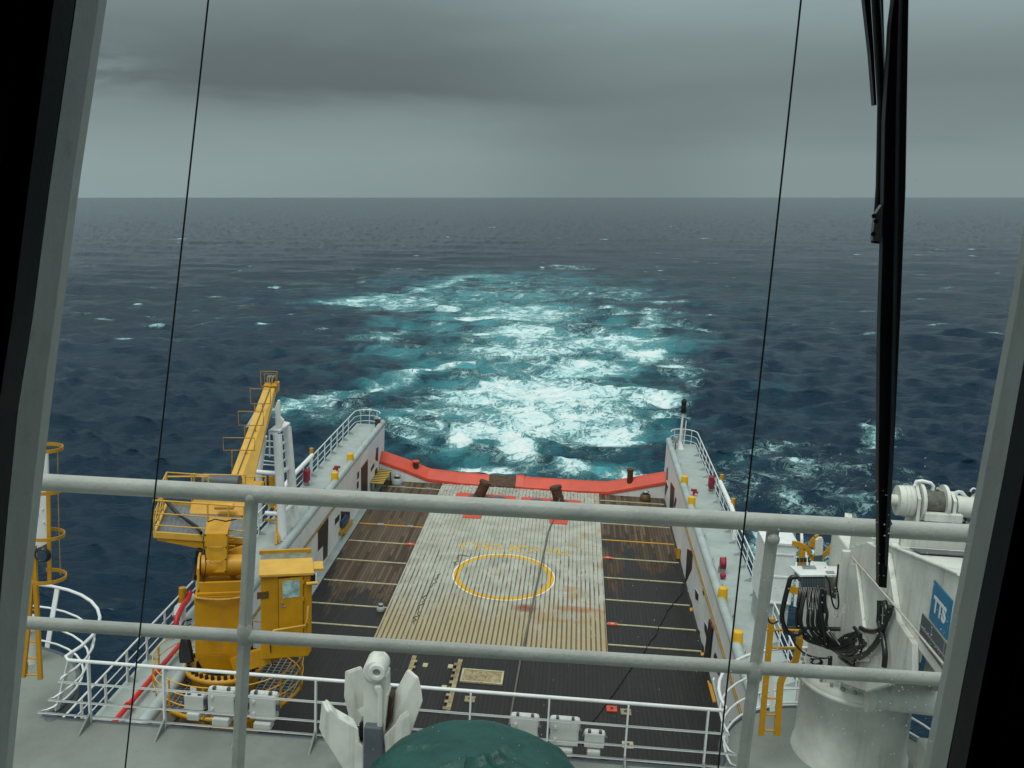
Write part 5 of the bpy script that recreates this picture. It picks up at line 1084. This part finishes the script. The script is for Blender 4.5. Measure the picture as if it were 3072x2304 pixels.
for q in ((1180,880,600,260,.42,.55), (1250,560,600,150,.40,.62), (1050,300,700,100,.27,.42), (1180,770,520,95,.70,1), (1250,880,480,90,.67,1), (930,950,330,70,.62,1), (1540,960,190,55,.72,.9), (1090,1010,110,85,.90,1), (820,1005,70,40,.95,.8), (890,1108,150,28,.86,.8), (1700,790,170,40,.66,.4), (1330,1125,120,50,.68,.9), (1620,1140,80,35,.62,.5), (1480,1140,120,40,.40,1), (1190,1140,120,25,.35,.4),
          (1130,480,260,48,.62,1), (1560,520,330,55,.58,1), (1690,585,130,36,.78,.9), (1400,640,280,40,.58,.9), (1120,565,290,35,.66,1), (1150,380,330,50,.52,1), (1500,430,160,30,.45,.8), (1000,300,430,40,.34,.75), (560,330,260,35,.45,.8), (340,325,110,16,.60,.7), (790,350,70,14,.6,.6), (960,395,110,12,.55,.7),
          (900,430,420,70,.18,.65), (950,640,380,55,.26,.8), (520,560,260,60,.22,.55), (460,500,110,16,.5,.6), (1050,230,480,50,.20,.55), (1600,290,200,45,.32,.45), (1780,440,110,30,.5,.4), (1960,450,90,14,.55,.1), (1860,330,130,14,.5,.2), (1840,640,150,45,.45,.3), (1930,700,70,30,.4,.1),
          (540,860,160,40,.30,.6), (330,880,330,70,.22,.4), (700,860,200,40,.5,.9), (1350,160,120,7,.34,.3), (820,1030,140,50,.3,.9)): blob(*q)
stroke([(20,850), (110,805), (250,765), (420,715), (520,695)], 2.6, .58, .6); stroke([(560,690), (650,655), (760,630), (890,615)], 2.4, .68, .75); stroke([(210,332), (420,300), (540,296), (700,255), (860,208), (1000,205)], 4.5, .46, .7)
stroke([(850,408), (960,395), (1080,388)], 3, .8, .8); stroke([(330,500), (480,480), (640,455), (780,410)], 3, .34, .5); stroke([(1250,145), (1340,160), (1450,166)], 2.2, .5, .3); stroke([(1540,355), (1640,378), (1760,365), (1760,420), (1870,425)], 4, .45, .4)
stroke([(480,900), (600,930), (760,950)], 2.2, .5, .8); stroke([(490,980), (640,1000)], 2, .5, .6)
FO[near] = fo; AE[near] = ae
# lacy foam beyond the right walkway and along the hull
fl2 = np.zeros_like(xn)
for (u, v, ru, rv, f) in ((2380,1440,330,130,.32), (2250,1360,180,80,.32), (2640,1310,60,40,.62), (2560,1500,120,50,.36), (2300,1640,90,60,.62), (2400,1700,110,110,.55), (980,1210,140,60,.42), (1230,1290,120,60,.4), (2720,1470,90,60,.33), (1990,1250,90,30,.45)):
    c = W(u, v); l = W(u-ru, v); a0, a1 = W(u, v-rv), W(u, v+rv)
    d = ((xn-c[0]-(yn-c[1])*c[0]/c[1])/abs(c[0]-l[0]))**2+((yn-c[1])/(abs(a0[1]-a1[1])/2))**2
    fl2 = np.maximum(fl2, f*np.exp(-d))
FO[near] = np.maximum(FO[near], fl2)
# scattered breaking crests
grp = sum(np.sin(X0*math.cos(a)*k_+Y0*math.sin(a)*k_+p_) for a, k_, p_ in ((.4,.061,1), (1.5,.083,2), (2.6,.047,.3), (1.0,.13,5), (2.1,.11,2.2), (.1,.029,3)))
crest = np.clip((J-.95)/.35, 0, 1)*np.clip((grp-1.6)/.9, 0, 1)
# far whitecaps, where the rows are too coarse for single waves
wc = np.zeros_like(X0)
wq = random.Random(33)
for i in range(330):
    d = HC/math.tan(math.radians(wq.uniform(.4, 7.5))); a = R(wq.uniform(-31, 31)); cx_, cy_ = d*math.sin(a), d*math.cos(a)
    i0 = np.searchsorted(rad, d-9-d*.02); i1 = np.searchsorted(rad, d+9+d*.02)
    sl = slice(i0*NT_, i1*NT_); sx = wq.uniform(.6, 2.6)*(1+d/700); sy = wq.uniform(.35, .8)*(1+d/260); sk_ = wq.uniform(-.3, .3)
    wc[sl] = np.maximum(wc[sl], (.3+.34*wq.random()**1.6)*np.exp(-(((X0[sl]-cx_)/sx)**2+((Y0[sl]-cy_-(X0[sl]-cx_)*sk_)/sy)**2)))
FO = np.maximum(FO, np.maximum(crest*.75, wc))
# far rows: streaky unresolved chop, long along the crests
for h in range(9):
    lam = 3.5*(24/3.5)**(h/8); pr_ = wr.uniform(0, 6.28, NRr); fr_ = wr.uniform(.75, 1.3, NRr)
    env = np.clip((dr_-2)/6, 0, 1)*np.minimum(.009*dr_, .25)
    Z += env*np.sin(X0*(2*math.pi/lam)*np.repeat(fr_, NT_)+np.repeat(pr_, NT_))*wr.uniform(.5, 1)
Z[near] += .35*np.clip(FO[near]-.35, 0, 1)*lw*.5+.28*np.clip(AE[near], 0, 1)*lw2*.35
X1 = X0+DX; Y1 = Y0+DY
hid = RR < 15; Z[hid] = -.5
nv = len(X1); me = bpy.data.meshes.new('sea'); me.vertices.add(nv)
me.vertices.foreach_set('co', np.stack([X1, Y1, Z], 1).astype(np.float32).ravel())
ii = np.arange((NRr-1)*(NT_-1)); rI, cI = ii//(NT_-1), ii % (NT_-1); a0 = rI*NT_+cI
quads = np.stack([a0, a0+NT_, a0+NT_+1, a0+1], 1).astype(np.int32)
me.loops.add(quads.size); me.polygons.add(len(quads))
me.loops.foreach_set('vertex_index', quads.ravel()); me.polygons.foreach_set('loop_start', np.arange(0, quads.size, 4, dtype=np.int32)); me.polygons.foreach_set('loop_total', np.full(len(quads), 4, dtype=np.int32))
me.polygons.foreach_set('use_smooth', np.ones(len(quads), dtype=bool)); me.update(calc_edges=True)
for nm, ar in (('foam', FO), ('aerated', AE)): at = me.attributes.new(nm, 'FLOAT', 'POINT'); at.data.foreach_set('value', ar.astype(np.float32))
def m_sea():
    m, t, b = nt('open_sea'); g = G(t); v = g.obj()
    fa = g.n('ShaderNodeAttribute', attribute_name='foam').outputs['Fac']; aa = g.n('ShaderNodeAttribute', attribute_name='aerated').outputs['Fac']
    warp = g.n('ShaderNodeVectorMath', operation='ADD'); nz = g.n('ShaderNodeTexNoise'); g.put(nz.inputs['Vector'], v); nz.inputs['Scale'].default_value = .22; nz.inputs['Detail'].default_value = 4
    sc = g.n('ShaderNodeVectorMath', operation='SCALE'); g.put(sc.inputs[0], nz.outputs['Color']); sc.inputs['Scale'].default_value = 7
    g.put(warp.inputs[0], v); g.put(warp.inputs[1], sc.outputs[0]); wv = warp.outputs[0]
    n1 = g.m('ADD', .5, g.m('MULTIPLY', g.m('SUBTRACT', g.noise(wv, .28, 10, .61), .5), 1.7)); n2 = g.noise(wv, .8, 7, .66, .8); n5 = g.noise(wv, 2.1, 5, .65, .6)
    lace = g.m('SUBTRACT', 1.0, g.m('MULTIPLY', g.m('ABSOLUTE', g.m('SUBTRACT', n2, .5)), 10.0)); lace3 = g.m('SUBTRACT', 1.0, g.m('MULTIPLY', g.m('ABSOLUTE', g.m('SUBTRACT', n5, .5)), 9.0))
    lace2 = g.m('SUBTRACT', 1.0, g.m('MULTIPLY', g.m('ABSOLUTE', g.m('SUBTRACT', g.noise(wv, .38, 7, .64, .5), .5)), 12.0))
    pat = g.m('ADD', g.m('MULTIPLY', n1, .85), g.m('ADD', g.m('MULTIPLY', g.m('MAXIMUM', g.m('MAXIMUM', lace, lace2), 0.0), .44), g.m('MULTIPLY', g.m('MAXIMUM', lace3, 0.0), .11)))
    fv = g.m('ADD', g.m('MULTIPLY', fa, 1.06), pat)
    foam = g.m('MULTIPLY', g.step(fv, 1.08, 1.42), g.step(fa, .06, .2))
    soft = g.step(fv, .86, 1.28)
    deep = g.mix(g.noise(v, .05, 3), (.0035,.020,.040), (.007,.029,.056))
    aer = g.m('MULTIPLY', g.m('POWER', aa, .8), g.step(g.m('ADD', g.noise(wv, .13, 6, .65), g.m('MULTIPLY', aa, .26)), .46, .80))
    c = g.mix(g.m('MULTIPLY', aer, .85), deep, (.085,.46,.52))
    c = g.mix(g.m('MULTIPLY', g.m('MULTIPLY', soft, g.step(fa, .2, .7)), .85), c, (.24,.64,.70))
    fcol = g.mix(g.step(g.m('ADD', fv, g.m('MULTIPLY', g.noise(wv, .17, 4, .6), .5)), 1.5, 2.1), (.46,.77,.80), (.84,.87,.87))
    c = g.mix(foam, c, fcol)
    t.links.new(c, b.inputs['Base Color'])
    t.links.new(g.m('ADD', .13, g.m('MULTIPLY', foam, .6)), b.inputs['Roughness'])
    b.inputs['IOR'].default_value = 1.333; b.inputs['Specular IOR Level'].default_value = .27
    rip = g.m('ADD', g.noise(g.map(v, (.48, 1.35, 1)), .6, 8, .64), g.m('MULTIPLY', g.noise(g.map(v, (.35, 1.2, 1)), .2, 3, .5), .8))
    t.links.new(g.bump(g.m('ADD', rip, g.m('MULTIPLY', foam, .25)), 1.0, .8), b.inputs['Normal'])
    return m
me.materials.append(m_sea()); so = bpy.data.objects.new('sea', me); COL.objects.link(so); tag(so, 'dark blue open sea with whitecaps and a turquoise foaming wake', None, None, 'structure')
# ------------------------------------------------------------------ sky and light
w = bpy.data.worlds.new('World'); S.world = w; w.use_nodes = True; t = w.node_tree; t.nodes.clear(); g = G(t)
out = t.nodes.new('ShaderNodeOutputWorld'); bg = t.nodes.new('ShaderNodeBackground'); t.links.new(bg.outputs[0], out.inputs[0])
sky = g.n('ShaderNodeTexSky', sky_type='NISHITA'); sky.sun_disc = False
SE, SA = R(66), R(200)
sky.sun_elevation = SE; sky.sun_rotation = SA; sky.air_density = 1.5; sky.dust_density = 4
d = g.n('ShaderNodeTexCoord').outputs['Generated']; dx, dy, dz = g.xyz(d)
az = g.m('ARCTAN2', dx, dy); cv3 = g.n('ShaderNodeCombineXYZ'); g.put(cv3.inputs[0], g.m('MULTIPLY', az, 2.2)); g.put(cv3.inputs[1], g.m('MULTIPLY', dz, 11.0)); cvv = cv3.outputs[0]
n1 = g.noise(cvv, 1.3, 6, .52, .3); n2 = g.noise(g.map(cvv, (1, 1, 1), (4.3, 1.7, 0)), 3.2, 5, .55, .4)
e = g.m('ADD', dz, g.m('MULTIPLY', g.m('SUBTRACT', n1, .5), .055)); e = g.m('ADD', e, g.m('MULTIPLY', g.m('SUBTRACT', n2, .5), .018))
def rampn(fac, pts):
    x = g.n('ShaderNodeValToRGB'); g.put(x.inputs[0], fac); el = x.color_ramp.elements
    while len(el) < len(pts): el.new(.5)
    for q, (p, v) in zip(el, pts): q.position = p; q.color = (v, v, v, 1)
    return x.outputs[0]
eL = rampn(e, [(0, .315), (.035, .33), (.065, .29), (.083, .235), (.097, .150), (.13, .160), (.165, .22), (.20, .28), (.30, .44), (.55, .66), (1, .85)])
eR = rampn(e, [(0, .31), (.03, .31), (.06, .26), (.095, .225), (.13, .26), (.17, .35), (.21, .42), (.30, .48), (.55, .66), (1, .85)])
lr = g.step(az, -.12, .16)
fl_ = g.step(az, -.27, -.42); eL = g.mix(g.m('MULTIPLY', fl_, g.step(g.m('ADD', n2, g.m('MULTIPLY', n1, .5)), .55, .95)), eL, rampn(e, [(0, .32), (.06, .31), (.10, .29), (.125, .23), (.16, .22), (.20, .28), (.30, .44), (.55, .66), (1, .85)]))
B = g.mix(lr, eL, eR)
# a darker rain curtain right of the middle and a pale break at far left
rc = g.m('MULTIPLY', g.m('MULTIPLY', g.step(g.m('ABSOLUTE', g.m('SUBTRACT', az, .10)), .17, .02), g.step(dz, .13, .05)), .34)
B = g.mix(g.m('MULTIPLY', g.m('MULTIPLY', g.step(az, -.05, -.42), g.step(dz, .085, .02)), .45), B, (.40,.40,.40))
B = g.mix(rc, B, (.16,.16,.16))
br = g.m('MULTIPLY', g.m('MULTIPLY', g.step(g.m('ABSOLUTE', g.m('ADD', az, .40)), .10, .0), g.step(g.m('ABSOLUTE', g.m('SUBTRACT', dz, .105)), .03, .0)), g.step(n2, .42, .62))
B = g.mix(g.m('MULTIPLY', br, .6), B, (.36,.36,.36))
back = g.m('ADD', 1.0, g.m('MULTIPLY', g.step(dy, .3, -.6), .25))
tint = g.mul(1.0, B, g.mix(g.step(dz, .2, .5), (.79, 1.0, 1.03), (.90, 1.0, .97)))
vs = g.n('ShaderNodeVectorMath', operation='SCALE'); g.put(vs.inputs[0], tint); g.put(vs.inputs['Scale'], g.m('MULTIPLY', back, 10.0))
t.links.new(g.mix(.04, vs.outputs[0], sky.outputs[0]), bg.inputs[0]); bg.inputs[1].default_value = .1
sun = bpy.data.lights.new('sun', 'SUN'); sun.energy = 1.5; sun.angle = R(25); sun.color = (.98, 1, .94)
sl_ = bpy.data.objects.new('sun', sun); COL.objects.link(sl_)
sd_ = Vector((math.sin(SA)*math.cos(SE), math.cos(SA)*math.cos(SE), math.sin(SE)))
sl_.rotation_euler = sd_.to_track_quat('Z', 'Y').to_euler()
S.view_settings.view_transform = 'Standard'; S.view_settings.look = 'None'; S.view_settings.exposure = 0; S.view_settings.gamma = 1
S.cycles.max_bounces = 8; S.cycles.transparent_max_bounces = 16; S.cycles.use_denoising = True
